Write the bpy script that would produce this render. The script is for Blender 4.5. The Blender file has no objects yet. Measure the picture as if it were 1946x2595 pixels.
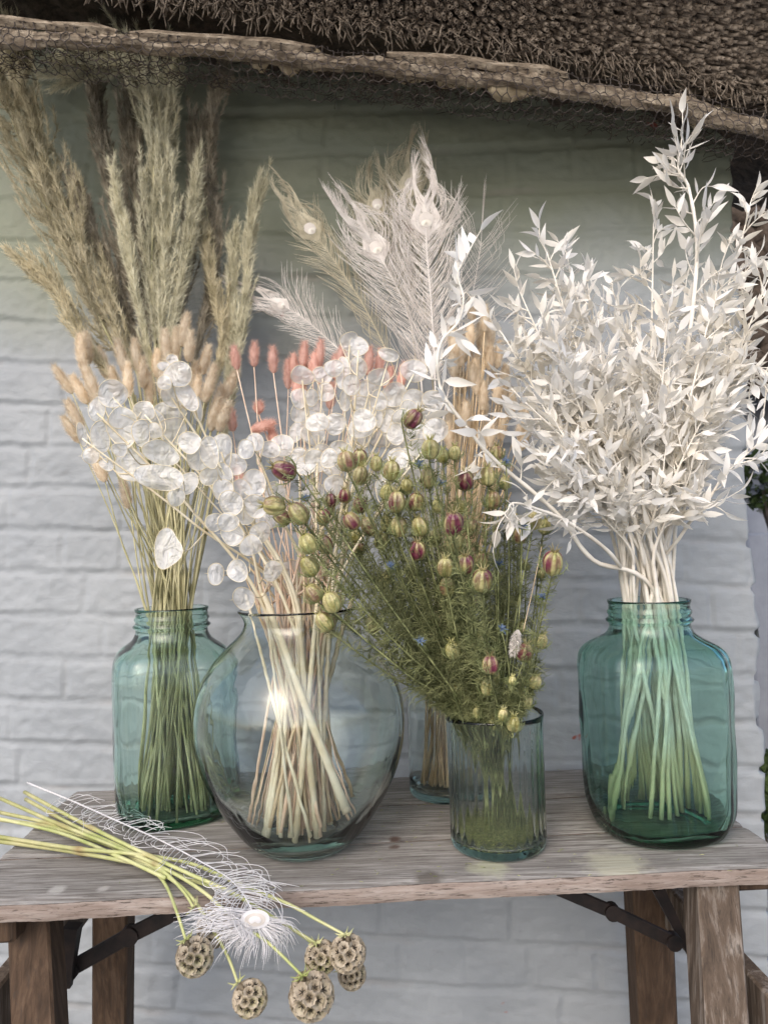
import bpy, math, random
import numpy as np
from mathutils import Vector, Matrix
random.seed(7); rng = np.random.default_rng(7)
PI = math.pi
C = bpy.context.scene.collection
sc = bpy.context.scene
# ------------------------------------------------------------------ camera
ZT = 0.62                     # table top height
CAMZ = ZT + 0.385
F_PX = 1880.0; CX = 973.0; CY = 1297.5
PITCH = math.atan(82.5 / F_PX); ROLL = 0.030
Fv = Vector((0, math.cos(PITCH), math.sin(PITCH)))
R0 = Vector((1, 0, 0)); U0 = Vector((0, -math.sin(PITCH), math.cos(PITCH)))
Rv = R0 * math.cos(ROLL) - U0 * math.sin(ROLL)
Uv = R0 * math.sin(ROLL) + U0 * math.cos(ROLL)
CAM = Vector((0, 0, CAMZ))
cam_d = bpy.data.cameras.new('camera'); cam = bpy.data.objects.new('camera', cam_d); C.objects.link(cam)
cam_d.sensor_fit = 'VERTICAL'; cam_d.sensor_height = 24; cam_d.lens = 24 * F_PX / 2595
cam_d.clip_start = 0.01; cam_d.clip_end = 300
cam.matrix_world = Matrix(((Rv.x, Uv.x, -Fv.x, CAM.x), (Rv.y, Uv.y, -Fv.y, CAM.y), (Rv.z, Uv.z, -Fv.z, CAM.z), (0, 0, 0, 1)))
cam_d.dof.use_dof = True; cam_d.dof.focus_distance = 0.90; cam_d.dof.aperture_fstop = 5.0
sc.camera = cam
# ------------------------------------------------------------------ light
SUN_EL = math.radians(38); SUN_AZ = math.radians(200)      # azimuth of the sun, clockwise from +Y
w = bpy.data.worlds.new('World'); sc.world = w; w.use_nodes = True
nt = w.node_tree; bg = nt.nodes['Background']
sky = nt.nodes.new('ShaderNodeTexSky'); sky.sky_type = 'NISHITA'; sky.sun_disc = False
sky.sun_elevation = SUN_EL; sky.sun_rotation = SUN_AZ; sky.air_density = 0.8; sky.dust_density = 3.0; sky.ozone_density = 1.0
nt.links.new(sky.outputs[0], bg.inputs[0]); bg.inputs[1].default_value = 0.15
sd = bpy.data.lights.new('sun', 'SUN'); sd.energy = 0.65; sd.angle = math.radians(80); sd.color = (1, 0.992, 0.98)
sun = bpy.data.objects.new('sun', sd); C.objects.link(sun)
sdir = Vector((math.sin(SUN_AZ) * math.cos(SUN_EL), math.cos(SUN_AZ) * math.cos(SUN_EL), math.sin(SUN_EL)))
sun.rotation_euler = sdir.to_track_quat('Z', 'Y').to_euler(); sun.location = sdir * 20
vs = sc.view_settings; vs.view_transform = 'Standard'; vs.look = 'None'; vs.gamma = 1; vs.exposure = 0.82
cy = sc.cycles; cy.max_bounces = 16; cy.transmission_bounces = 14; cy.transparent_max_bounces = 24
cy.diffuse_bounces = 4; cy.glossy_bounces = 5; cy.sample_clamp_indirect = 6; cy.use_denoising = True

# ------------------------------------------------------------------ helpers
def ray(px, py):
    return Fv + Rv * ((px - CX) / F_PX) - Uv * ((py - CY) / F_PX)
def W(px, py, Y):
    d = ray(px, py); return CAM + d * (Y / d.y)
def T(px, py, z=ZT):
    d = ray(px, py); return CAM + d * ((z - CAM.z) / d.z)
def U(a, b): return random.uniform(a, b)
def V(*a): return Vector(a)
def rv(s=1.0):
    return Vector((random.gauss(0, 1), random.gauss(0, 1), random.gauss(0, 1))).normalized() * s

class MB:
    def __init__(s): s.v = []; s.f = []; s.c = []; s.mi = []; s.m = 0
    def vert(s, p, c=0.0): s.v.append((p[0], p[1], p[2])); s.c.append(c); return len(s.v) - 1
    def face(s, *i): s.f.append(i); s.mi.append(s.m)
    def tube(s, pts, rad, n=5, c=0.0, cap=True, open_end=False):
        k = len(pts)
        if not hasattr(rad, '__len__'): rad = [rad] * k
        cs = c if hasattr(c, '__len__') else [c] * k
        t = (pts[1] - pts[0]).normalized()
        a = t.orthogonal().normalized(); base = len(s.v)
        for i in range(k):
            if i == 0: tt = t
            elif i == k - 1: tt = (pts[i] - pts[i - 1])
            else: tt = (pts[i + 1] - pts[i - 1])
            if tt.length > 1e-9: tt = tt.normalized()
            else: tt = t
            a = (a - tt * a.dot(tt))
            a = a.normalized() if a.length > 1e-6 else tt.orthogonal().normalized()
            b = tt.cross(a)
            for j in range(n):
                an = 2 * PI * j / n
                s.vert(pts[i] + (a * math.cos(an) + b * math.sin(an)) * rad[i], cs[i])
        for i in range(k - 1):
            for j in range(n):
                j2 = (j + 1) % n
                s.face(base + i * n + j, base + i * n + j2, base + (i + 1) * n + j2, base + (i + 1) * n + j)
        if cap and n > 2:
            s.face(*[base + j for j in range(n)][::-1])
            if not open_end: s.face(*[base + (k - 1) * n + j for j in range(n)])
    def ribbon(s, pts, wd, side, c=0.0):
        k = len(pts)
        if not hasattr(wd, '__len__'): wd = [wd] * k
        b = len(s.v)
        for i in range(k):
            s.vert(pts[i] - side * wd[i] / 2, c); s.vert(pts[i] + side * wd[i] / 2, c)
        for i in range(k - 1): s.face(b + 2 * i, b + 2 * i + 1, b + 2 * i + 3, b + 2 * i + 2)
    def hair(s, p, q, wd, c=0.0):
        d = q - p; sd_ = d.cross(rv()); 
        if sd_.length < 1e-9: return
        sd_ = sd_.normalized() * wd / 2
        a = s.vert(p - sd_, c); b = s.vert(p + sd_, c); e = s.vert(q, c); s.face(a, b, e)
    def box(s, c, ax, ay, az, hx, hy, hz, bev=0.0):
        # oriented box, chamfered edges through cut corners
        P = []
        if bev <= 0:
            b = len(s.v)
            for i in (-1, 1):
                for j in (-1, 1):
                    for k in (-1, 1): s.vert(c + ax * hx * i + ay * hy * j + az * hz * k)
            for f in ((0,1,3,2),(4,6,7,5),(0,4,5,1),(2,3,7,6),(0,2,6,4),(1,5,7,3)): s.face(*[b + q for q in f])
            return
        bm_rings = [(-hz, bev), (-hz + bev, 0), (hz - bev, 0), (hz, bev)]
        rings = []
        for z, ins in bm_rings:
            X = hx - ins; Y = hy - ins; q = bev
            pr = [(X, -Y + q), (X, Y - q), (X - q, Y), (-X + q, Y), (-X, Y - q), (-X, -Y + q), (-X + q, -Y), (X - q, -Y)]
            rings.append([s.vert(c + ax * x + ay * y + az * z) for x, y in pr])
        for a, b in zip(rings, rings[1:]):
            for i in range(8): s.face(a[i], a[(i + 1) % 8], b[(i + 1) % 8], b[i])
        s.face(*rings[0][::-1]); s.face(*rings[-1])

def build(name, mb, mats, parent=None, smooth=True, loc=None):
    me = bpy.data.meshes.new(name)
    off = loc if loc is not None else (parent.location if parent is not None else Vector((0, 0, 0)))
    if parent is not None and loc is None:
        q = parent
        off = Vector(parent['_o'])
    vv = np.array(mb.v, dtype=np.float64) - np.array(off)
    me.from_pydata(vv.tolist(), [], mb.f)
    if not isinstance(mats, (list, tuple)): mats = [mats]
    for m in mats: me.materials.append(m)
    if len(mats) > 1: me.polygons.foreach_set('material_index', mb.mi)
    if smooth: me.polygons.foreach_set('use_smooth', [True] * len(me.polygons))
    if any(mb.c):
        at = me.attributes.new('pig', 'FLOAT', 'POINT'); at.data.foreach_set('value', mb.c)
    me.update()
    o = bpy.data.objects.new(name, me); C.objects.link(o)
    if parent is not None: o.parent = parent; o['_o'] = tuple(off)
    else: o.location = off; o['_o'] = tuple(off)
    return o
def thing(name, label, cat, loc, group=None):
    o = bpy.data.objects.new(name, None); C.objects.link(o); o.empty_display_size = .02
    o.location = loc; o['_o'] = tuple(loc); o['label'] = label; o['category'] = cat
    if group: o['group'] = group
    return o
def tag(o, label=None, cat=None, group=None, kind=None):
    if label: o['label'] = label
    if cat: o['category'] = cat
    if group: o['group'] = group
    if kind: o['kind'] = kind
    return o
def spline(P, n):
    """catmull-rom through P, n samples per span"""
    out = []; Q = [P[0] * 2 - P[1]] + list(P) + [P[-1] * 2 - P[-2]]
    for i in range(1, len(Q) - 2):
        p0, p1, p2, p3 = Q[i - 1:i + 3]
        for k in range(n):
            t = k / n; t2 = t * t; t3 = t2 * t
            out.append(0.5 * ((2 * p1) + (p2 - p0) * t + (2 * p0 - 5 * p1 + 4 * p2 - p3) * t2 + (3 * p1 - p0 - 3 * p2 + p3) * t3))
    out.append(P[-1].copy()); return out
def at(path, t):
    x = t * (len(path) - 1); i = min(int(x), len(path) - 2); f = x - i
    return path[i].lerp(path[i + 1], f)
def tan_at(path, t):
    x = t * (len(path) - 1); i = min(int(x), len(path) - 2)
    return (path[i + 1] - path[i]).normalized()
ORD = ['first','second','third','fourth','fifth','sixth','seventh','eighth','ninth','tenth','eleventh','twelfth','thirteenth','fourteenth','fifteenth','sixteenth','seventeenth','eighteenth','nineteenth','twentieth',
       'twenty-first','twenty-second','twenty-third','twenty-fourth','twenty-fifth','twenty-sixth','twenty-seventh','twenty-eighth','twenty-ninth','thirtieth']
def rows(items, names):
    """items: list of (px,py). -> list of 'third from left in the top row' """
    n = len(items); k = len(names); idx = sorted(range(n), key=lambda i: items[i][1]); out = [''] * n
    per = math.ceil(n / k)
    for r in range(k):
        row = sorted(idx[r * per:(r + 1) * per], key=lambda i: items[i][0])
        for j, i in enumerate(row):
            o = 'leftmost' if j == 0 else ('rightmost' if j == len(row) - 1 else ORD[j] + ' from left')
            out[i] = f'{o} in {names[r]} row'
    return out

# ------------------------------------------------------------------ materials
def mat(name):
    m = bpy.data.materials.new(name); m.use_nodes = True; n = m.node_tree; n.nodes.clear()
    out = n.nodes.new('ShaderNodeOutputMaterial'); return m, n, out
def N(n, t, **k):
    x = n.nodes.new('ShaderNode' + t)
    for a, b in k.items():
        if a.startswith('i_'): x.inputs[a[2:].replace('_', ' ')].default_value = b
        else: setattr(x, a, b)
    return x
def ramp(n, src, stops):
    r = N(n, 'ValToRGB'); e = r.color_ramp.elements
    while len(e) < len(stops): e.new(0.5)
    for a, (p, c) in zip(e, stops): a.position = p; a.color = (*c, 1) if len(c) == 3 else c
    n.links.new(src, r.inputs[0]); return r.outputs[0]
def coords(n, scale=(1, 1, 1), rot=(0, 0, 0)):
    g = N(n, 'NewGeometry'); m = N(n, 'Mapping'); m.inputs['Scale'].default_value = scale; m.inputs['Rotation'].default_value = rot
    n.links.new(g.outputs['Position'], m.inputs[0]); return m.outputs[0]
def noise(n, vec, scale, detail=4, rough=.55, dist=0.0):
    x = N(n, 'TexNoise'); x.inputs['Scale'].default_value = scale; x.inputs['Detail'].default_value = detail
    x.inputs['Roughness'].default_value = rough; x.inputs['Distortion'].default_value = dist
    n.links.new(vec, x.inputs['Vector']); return x.outputs[0]
def mixc(n, fac, a, b, mode='MIX'):
    x = N(n, 'Mix', data_type='RGBA', blend_type=mode)
    for s, v in ((x.inputs[0], fac), (x.inputs[6], a), (x.inputs[7], b)):
        if hasattr(v, 'is_output'): n.links.new(v, s)
        else: s.default_value = v if not isinstance(v, tuple) else (*v, 1)
    return x.outputs[2]
def math_(n, op, a, b=None):
    x = N(n, 'Math', operation=op)
    for s, v in ((x.inputs[0], a), (x.inputs[1], b)):
        if v is None: continue
        if hasattr(v, 'is_output'): n.links.new(v, s)
        else: s.default_value = v
    return x.outputs[0]
def bump(n, h, strength, dist):
    b = N(n, 'Bump'); b.inputs['Strength'].default_value = strength; b.inputs['Distance'].default_value = dist
    n.links.new(h, b.inputs['Height']); return b.outputs[0]
def plant(name, c1, c2, scale=60, rough=.7, transl=0.0, spec=.3, rand=.25, pig=None, bumps=None):
    """fibrous surface: two tones by noise, per-object value shift, optional pigment attribute, optional translucency"""
    m, n, out = mat(name)
    nz = noise(n, coords(n), scale, 3)
    col = ramp(n, nz, [(.35, c1), (.65, c2)])
    if pig:
        a = N(n, 'Attribute', attribute_name='pig')
        col = mixc(n, a.outputs['Fac'], col, pig)
    oi = N(n, 'ObjectInfo'); v = math_(n, 'MULTIPLY_ADD', oi.outputs['Random'], rand); 
    v.node.inputs[2].default_value = 1 - rand / 2
    hs = N(n, 'HueSaturation'); n.links.new(col, hs.inputs['Color']); n.links.new(v, hs.inputs['Value'])
    p = N(n, 'BsdfPrincipled'); n.links.new(hs.outputs[0], p.inputs['Base Color']); p.inputs['Roughness'].default_value = rough
    p.inputs['Specular IOR Level'].default_value = spec
    if bumps: n.links.new(bump(n, noise(n, coords(n), bumps[0], 3), .6, bumps[1]), p.inputs['Normal'])
    res = p.outputs[0]
    if transl > 0:
        t = N(n, 'BsdfTranslucent'); n.links.new(hs.outputs[0], t.inputs[0])
        mx = N(n, 'MixShader'); mx.inputs[0].default_value = transl
        n.links.new(res, mx.inputs[1]); n.links.new(t.outputs[0], mx.inputs[2]); res = mx.outputs[0]
    n.links.new(res, out.inputs[0]); return m

def glass(name, tint, dens, tint_surf=(1, 1, 1)):
    m, n, out = mat(name)
    p = N(n, 'BsdfGlass'); p.inputs['IOR'].default_value = 1.46; p.inputs['Roughness'].default_value = 0.0
    p.inputs['Color'].default_value = (*tint_surf, 1)
    n.links.new(bump(n, noise(n, coords(n, (1, 1, .35)), 20, 2), .6, .0022), p.inputs['Normal'])
    n.links.new(p.outputs[0], out.inputs['Surface'])
    a = N(n, 'VolumeAbsorption'); a.inputs['Color'].default_value = (*tint, 1); a.inputs['Density'].default_value = dens
    n.links.new(a.outputs[0], out.inputs['Volume'])
    return m

def wall_mat():
    m, n, out = mat('painted_brick')
    co = coords(n)
    n1 = noise(n, co, 5, 5, .6); n2 = noise(n, co, 55, 5, .65); n3 = noise(n, coords(n, (1, 1, 3)), 22, 4, .6)
    col = ramp(n, n1, [(.3, (.272, .294, .312)), (.7, (.342, .364, .380))])
    # eave shade and an olive tinge painted into the wall colour, soft patchy edge
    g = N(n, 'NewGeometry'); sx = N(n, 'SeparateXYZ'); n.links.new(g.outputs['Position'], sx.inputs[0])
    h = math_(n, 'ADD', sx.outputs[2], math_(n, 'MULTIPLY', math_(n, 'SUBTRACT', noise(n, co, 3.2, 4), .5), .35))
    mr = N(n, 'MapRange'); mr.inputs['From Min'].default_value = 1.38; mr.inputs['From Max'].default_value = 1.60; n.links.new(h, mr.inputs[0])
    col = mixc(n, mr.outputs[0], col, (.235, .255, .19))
    # fine dirt and flakes
    fl = ramp(n, n3, [(.60, (0, 0, 0)), (.78, (1, 1, 1))])
    col = mixc(n, math_(n, 'MULTIPLY', fl, .25), col, (.20, .19, .18))
    # brick red chips where the paint has flaked
    ch = ramp(n, noise(n, co, 13, 3, .5), [(.735, (0, 0, 0)), (.75, (1, 1, 1))])
    col = mixc(n, ch, col, (.33, .10, .075))
    a = N(n, 'Attribute', attribute_name='pig')
    col = mixc(n, a.outputs['Fac'], col, (.28, .25, .22))
    p = N(n, 'BsdfPrincipled'); n.links.new(col, p.inputs['Base Color']); p.inputs['Roughness'].default_value = .55
    p.inputs['Specular IOR Level'].default_value = .35
    b1 = bump(n, n2, .4, .0018)
    bb = N(n, 'Bump'); bb.inputs['Strength'].default_value = .5; bb.inputs['Distance'].default_value = .004
    n.links.new(noise(n, coords(n, (1, 1, 2.2)), 14, 6, .6, .8), bb.inputs['Height']); n.links.new(b1, bb.inputs['Normal'])
    n.links.new(bb.outputs[0], p.inputs['Normal'])
    n.links.new(p.outputs[0], out.inputs[0]); return m

def wood_mat(name, ca, cb, cc, grain=(3, 90, 90), dark=.5, stains=False, rot=(0, 0, 0), red=None):
    m, n, out = mat(name)
    co = coords(n, grain, rot)
    g1 = noise(n, co, 1.0, 6, .65, .6); g2 = noise(n, coords(n, (grain[0] * 3, grain[1] * 3.2, grain[2] * 3.2), rot), 1.0, 5, .7, .3)
    big = noise(n, coords(n), 7, 4)
    col = ramp(n, g1, [(.28, ca), (.5, cb), (.74, cc)])
    crack = ramp(n, g2, [(.36, (1, 1, 1)), (.46, (0, 0, 0))])
    col = mixc(n, math_(n, 'MULTIPLY', crack, dark), col, (.045, .035, .028))
    col = mixc(n, math_(n, 'MULTIPLY', ramp(n, big, [(.45, (0, 0, 0)), (.75, (1, 1, 1))]), .35), col, ca)
    if red:
        col = mixc(n, math_(n, 'MULTIPLY', ramp(n, noise(n, coords(n, (2, 22, 22)), 1, 3), [(.52, (0, 0, 0)), (.66, (1, 1, 1))]), .55), col, red)
    if stains:
        for (x, y, r, c, st) in stains:
            gg = N(n, 'NewGeometry'); ds = N(n, 'VectorMath', operation='DISTANCE'); n.links.new(gg.outputs['Position'], ds.inputs[0])
            ds.inputs[1].default_value = (x, y, ZT)
            d = math_(n, 'ADD', ds.outputs['Value'], math_(n, 'MULTIPLY', math_(n, 'SUBTRACT', noise(n, coords(n), 60, 4), .5), r * 1.3))
            mr = N(n, 'MapRange'); mr.inputs['From Min'].default_value = r; mr.inputs['From Max'].default_value = r * .45; n.links.new(d, mr.inputs[0])
            col = mixc(n, math_(n, 'MULTIPLY', mr.outputs[0], st), col, c)
    p = N(n, 'BsdfPrincipled'); n.links.new(col, p.inputs['Base Color']); p.inputs['Roughness'].default_value = .75
    p.inputs['Specular IOR Level'].default_value = .25
    n.links.new(bump(n, math_(n, 'ADD', g1, math_(n, 'MULTIPLY', g2, .8)), .7, .0012), p.inputs['Normal'])
    n.links.new(p.outputs[0], out.inputs[0]); return m

M = {}
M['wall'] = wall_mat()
st = []
for (px, py, r, c, s_) in ((1085, 2225, .022, (.12, .105, .09), .85), (1000, 2125, .009, (.10, .06, .045), .9), (1000, 2148, .008, (.10, .06, .045), .8), (215, 2110, .006, (.12, .1, .08), .7),
                          (148, 2255, .013, (.55, .53, .49), .6), (262, 2252, .009, (.55, .52, .48), .5), (1240, 2200, .03, (.50, .50, .33), .55), (1560, 2190, .045, (.52, .50, .36), .5), (90, 1990, .02, (.1, .09, .08), .4)):
    p = T(px, py); st.append((p.x, p.y, r, c, s_))
M['top'] = wood_mat('weathered_top', (.115, .10, .086), (.275, .256, .234), (.51, .492, .465), grain=(9, 190, 190), dark=.75, stains=st, rot=(0, 0, math.radians(-2.5)))
M['edge'] = wood_mat('weathered_edge', (.17, .125, .10), (.29, .235, .20), (.42, .37, .33), grain=(12, 130, 150), dark=.9)
M['leg'] = wood_mat('leg_wood', (.03, .019, .012), (.075, .046, .028), (.14, .092, .06), grain=(85, 85, 6), dark=.5)
M['leg_worn'] = wood_mat('leg_wood_worn', (.05, .036, .026), (.12, .088, .064), (.34, .30, .26), grain=(90, 90, 9), dark=.6)
M['batten'] = wood_mat('old_batten', (.05, .036, .026), (.25, .20, .145), (.56, .48, .37), grain=(38, 95, 95), dark=.97)
m, n, out = mat('dark_iron'); p = N(n, 'BsdfPrincipled'); n.links.new(ramp(n, noise(n, coords(n), 60, 4), [(.3, (.008, .007, .007)), (.75, (.035, .022, .018))]), p.inputs['Base Color'])
p.inputs['Roughness'].default_value = .6; p.inputs['Metallic'].default_value = .3; n.links.new(p.outputs[0], out.inputs[0]); M['iron'] = m
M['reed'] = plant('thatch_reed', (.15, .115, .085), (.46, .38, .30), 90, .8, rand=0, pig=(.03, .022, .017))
M['thatch_dark'] = plant('thatch_mass', (.035, .027, .02), (.10, .075, .058), 50, .95, rand=0, bumps=(90, .01))
M['wire'] = plant('rusty_wire', (.035, .028, .024), (.12, .10, .09), 80, .6, rand=0)
M['daub'] = plant('lime_daub', (.28, .22, .14), (.50, .42, .29), 30, .9, rand=0, bumps=(120, .004))
M['green_glass'] = glass('green_glass', (.09, .62, .46), 58, (.93, .985, .965))
M['green_glass_pale'] = glass('green_glass_pale', (.11, .63, .46), 40, (.96, .99, .98))
M['clear_glass'] = glass('clear_glass', (.42, .72, .62), 9, (.985, 1, .995))
M['ribbed_glass'] = glass('ribbed_glass', (.34, .62, .54), 13, (.98, 1, .99))
M['pampas_tan'] = plant('pampas_tan', (.40, .355, .225), (.68, .61, .43), 40, .9, .25, rand=.3)
M['pampas_brown'] = plant('pampas_brown', (.235, .205, .15), (.45, .40, .31), 40, .9, .2, rand=.3)
M['pampas_cream'] = plant('pampas_cream', (.52, .49, .34), (.78, .74, .56), 40, .9, .25, rand=.2)
M['grass_stem'] = plant('grass_stem', (.33, .31, .16), (.58, .54, .33), 25, .6, rand=.5)
M['bunny_tan'] = plant('bunny_tan', (.72, .60, .44), (.90, .81, .66), 90, .95, .45, rand=.3)
M['bunny_pink'] = plant('bunny_pink', (.72, .45, .37), (.88, .62, .53), 90, .95, .4, rand=.25)
M['straw'] = plant('straw', (.52, .38, .22), (.76, .62, .42), 30, .6, rand=.35)
M['straw_pink'] = plant('straw_pink', (.62, .42, .29), (.80, .64, .50), 30, .6, rand=.35)
M['feather'] = plant('white_feather', (.80, .75, .70), (.93, .89, .84), 50, .7, .35, rand=.1)
M['feather_eye'] = plant('feather_eye', (.80, .76, .66), (.90, .87, .80), 60, .45, .25, rand=.05)
M['feather_eye_rim'] = plant('feather_eye_rim', (.68, .63, .57), (.78, .73, .67), 60, .5, .3, rand=.05)
M['feather_cream'] = plant('cream_feather', (.55, .50, .36), (.72, .67, .52), 50, .7, .35, rand=.1)
M['white_feather'] = plant('bright_feather', (.82, .80, .80), (.93, .92, .93), 50, .6, .3, rand=.05)
M['ruscus'] = plant('bleached_leaf', (.76, .715, .62), (.91, .90, .875), 14, .42, .30, spec=.45, rand=.12)
M['ruscus_stem'] = plant('bleached_stem', (.68, .63, .54), (.86, .82, .74), 40, .6, rand=.15, pig=(.62, .55, .33))
M['lunaria_stem'] = plant('honesty_stem', (.66, .56, .37), (.84, .77, .60), 30, .6, rand=.25)
M['pod'] = plant('nigella_pod', (.25, .25, .07), (.55, .52, .24), 75, .30, .0, spec=.6, rand=.4, pig=(.13, .020, .045), bumps=(230, .003))
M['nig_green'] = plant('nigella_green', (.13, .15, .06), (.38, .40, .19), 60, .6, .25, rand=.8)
M['nig_pale'] = plant('nigella_bract', (.20, .25, .09), (.46, .50, .25), 50, .6, .25, rand=.5)  # paler green for the bracts and some of the sprigs
M['nig_blue'] = plant('nigella_blue', (.07, .11, .20), (.22, .30, .44), 60, .6, .3, rand=.4)
M['litter'] = plant('leaf_litter', (.14, .17, .05), (.46, .46, .20), 160, .8, rand=0)
M['scab_stem'] = plant('scabiosa_stem', (.36, .40, .14), (.56, .55, .29), 22, .5, rand=.3, pig=(.30, .22, .10))
M['scab_head'] = plant('scabiosa_paper', (.40, .33, .24), (.62, .54, .42), 120, .75, .3, rand=.2, pig=(.40, .44, .15))
M['scab_star'] = plant('scabiosa_star', (.02, .016, .012), (.05, .04, .03), 80, .8, rand=0)
# honesty membrane: pearly, thin, partly see-through
m, n, out = mat('honesty_pod')
nz = noise(n, coords(n), 70, 4, .6); p = N(n, 'BsdfPrincipled'); n.links.new(ramp(n, nz, [(.3, (.82, .81, .78)), (.7, (.93, .93, .925))]), p.inputs['Base Color'])
p.inputs['Roughness'].default_value = .17; p.inputs['Specular IOR Level'].default_value = 1.0; p.inputs['Coat Weight'].default_value = .5; p.inputs['Coat Roughness'].default_value = .08
n.links.new(bump(n, noise(n, coords(n), 60, 3, .55, 1.2), .9, .008), p.inputs['Normal'])
tl = N(n, 'BsdfTranslucent'); tl.inputs[0].default_value = (.92, .91, .87, 1); tr = N(n, 'BsdfTransparent')
mx = N(n, 'MixShader'); mx.inputs[0].default_value = .36; n.links.new(p.outputs[0], mx.inputs[1]); n.links.new(tl.outputs[0], mx.inputs[2])
m2 = N(n, 'MixShader'); m2.inputs[0].default_value = .30; n.links.new(mx.outputs[0], m2.inputs[1]); n.links.new(tr.outputs[0], m2.inputs[2])
n.links.new(m2.outputs[0], out.inputs[0]); M['honesty'] = m

# ------------------------------------------------------------------ setting: ground, garden behind the viewer, things beyond the wall corner
mb = MB()
S = 60
for i in range(13):
    for j in range(13): mb.vert((-S + 10 * i, -S + 10 * j, 0))
for i in range(12):
    for j in range(12): mb.face(i * 13 + j, (i + 1) * 13 + j, (i + 1) * 13 + j + 1, i * 13 + j + 1)
tag(build('ground', mb, plant('paving', (.22, .215, .20), (.34, .33, .31), 9, .9, rand=0, bumps=(40, .01))), kind='structure')

def leafy(mb, cen, rad, count, sz):
    for _ in range(count):
        d = rv(); p = cen + V(d.x * rad[0], d.y * rad[1], d.z * rad[2]) * (random.random() ** .35)
        a = rv(sz); b = a.cross(rv()).normalized() * sz * .55
        i = [mb.vert(p - a), mb.vert(p + b), mb.vert(p + a), mb.vert(p - b)]; mb.face(*i)
leafm = plant('garden_leaf', (.035, .06, .018), (.09, .13, .04), 6, .6, .2, rand=.2)
barkm = plant('bark', (.08, .06, .045), (.16, .13, .10), 20, .9, rand=0)
hm = MB()
for i in range(34): leafy(hm, V(-9.5 + i * .58 + U(-.1, .1), -9 + U(-.2, .2), .85), (.6, .6, .95 + U(-.2, .25)), 130, .085)
hedge = thing('hedge', 'long clipped green hedge across the garden facing the cottage wall', 'hedge', V(0, -9, 0))
build('foliage', hm, leafm, hedge)
hb = MB()
for i in range(16): hb.tube([V(-9 + i * 1.2, -9, 0), V(-9 + i * 1.2 + U(-.1, .1), -9, 1.2)], [.03, .012], 5)
build('trunk', hb, barkm, hedge)
for k, (tx, ty, th) in enumerate(((-4.6, -12, 4.2), (3.8, -14, 4.6), (7.5, -11.5, 3.4))):
    tr_ = thing('tree', ['open leafy tree behind the left end of the hedge', 'tall leafy tree behind the middle of the hedge', 'short leafy tree behind the right end of the hedge'][k], 'tree', V(tx, ty, 0), 'garden trees')
    tb = MB(); top = V(tx + .2, ty, th * .7)
    tb.tube([V(tx, ty, 0), V(tx - .1, ty, th * .35), top], [.14, .10, .04], 7)
    lf = MB()
    for q in range(14):
        e = V(tx, ty, th * .62) + V(U(-1, 1), U(-1, 1), U(-.15, 1)) * th * .3
        tb.tube([V(tx - .05, ty, th * U(.35, .6)), e], [.04, .012], 5)
        leafy(lf, e, (.55, .55, .45), 90, .07)
    build('trunk', tb, barkm, tr_); build('crown', lf, leafm, tr_)

WROT = math.radians(-2.75); WYAW = .075
def wall_pt(u, v, d=0.0):
    """u along the wall, v up (world z), d out towards the viewer"""
    return V(u, 1.335 - WYAW * u - d, v)

# painted brick wall, relief modelled in the mesh
def vnoise(x, y, s, seed):
    g = np.random.default_rng(seed).random((256, 256))
    X = x * s + 100; Y = y * s + 100
    xi = np.floor(X).astype(int); yi = np.floor(Y).astype(int); fx = X - xi; fy = Y - yi
    fx = fx * fx * (3 - 2 * fx); fy = fy * fy * (3 - 2 * fy)
    a = g[xi % 256, yi % 256]; b = g[(xi + 1) % 256, yi % 256]; c = g[xi % 256, (yi + 1) % 256]; d = g[(xi + 1) % 256, (yi + 1) % 256]
    return (a * (1 - fx) + b * fx) * (1 - fy) + (c * (1 - fx) + d * fx) * fy
CH = .0785; x_edge = W(1926, 1500, 1.29).x
u0, u1, v0, v1 = -1.75, x_edge, -.02, 2.05
nu = int((u1 - u0) / .0042); nv = int((v1 - v0) / .0042)
uu = np.linspace(u0, u1, nu); vv_ = np.linspace(v0, v1, nv); UU, VV = np.meshgrid(uu, vv_, indexing='ij')
cu = UU * math.cos(WROT) + VV * math.sin(WROT); cv = -UU * math.sin(WROT) + VV * math.cos(WROT)
cv = cv + .008 * (vnoise(cu, cv, 3.0, 3) - .5) + .0035 * (vnoise(cu, cv, 14, 4) - .5)
row = np.floor(cv / CH); fr = cv / CH - row
rr = np.random.default_rng(11).random(200)
L = np.where(row.astype(int) % 3 == 0, .112, .225)
cu2 = cu + rr[row.astype(int) % 200] * .3 + .010 * (vnoise(cu, cv, 12, 5) - .5)
col_ = np.floor(cu2 / L); fc = cu2 / L - col_
dh = np.minimum(fr, 1 - fr) * CH; dv = np.minimum(fc, 1 - fc) * L
jw = .0066 + .003 * (vnoise(cu, cv, 9, 8) - .5)
def sm(x): x = np.clip(x, 0, 1); return x * x * (3 - 2 * x)
gh = 1 - sm((dh - jw * .8) / (jw * .45)); gv = 1 - sm((dv - jw * .6) / (jw * .5))
groove = np.maximum(gh * (.72 + .5 * (vnoise(cu, cv, 6, 9) - .3)), gv * .62 * vnoise(cu, cv, 11, 10) * 1.6)
br = np.random.default_rng(12).random((300, 300))[row.astype(int) % 300, col_.astype(int) % 300]
relief = -.0036 * groove + .0028 * (br - .5) * (1 - groove) + .0042 * (vnoise(cu, cv, 17, 1) - .5) + .0026 * (vnoise(cu, cv * 1.6, 48, 2) - .5) + .0016 * (vnoise(cu, cv, 120, 6) - .5)
lip = np.exp(-((fr * CH - jw * 1.9) / .0035) ** 2) * .0016 * vnoise(cu, cv, 7, 14); relief += lip
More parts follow.
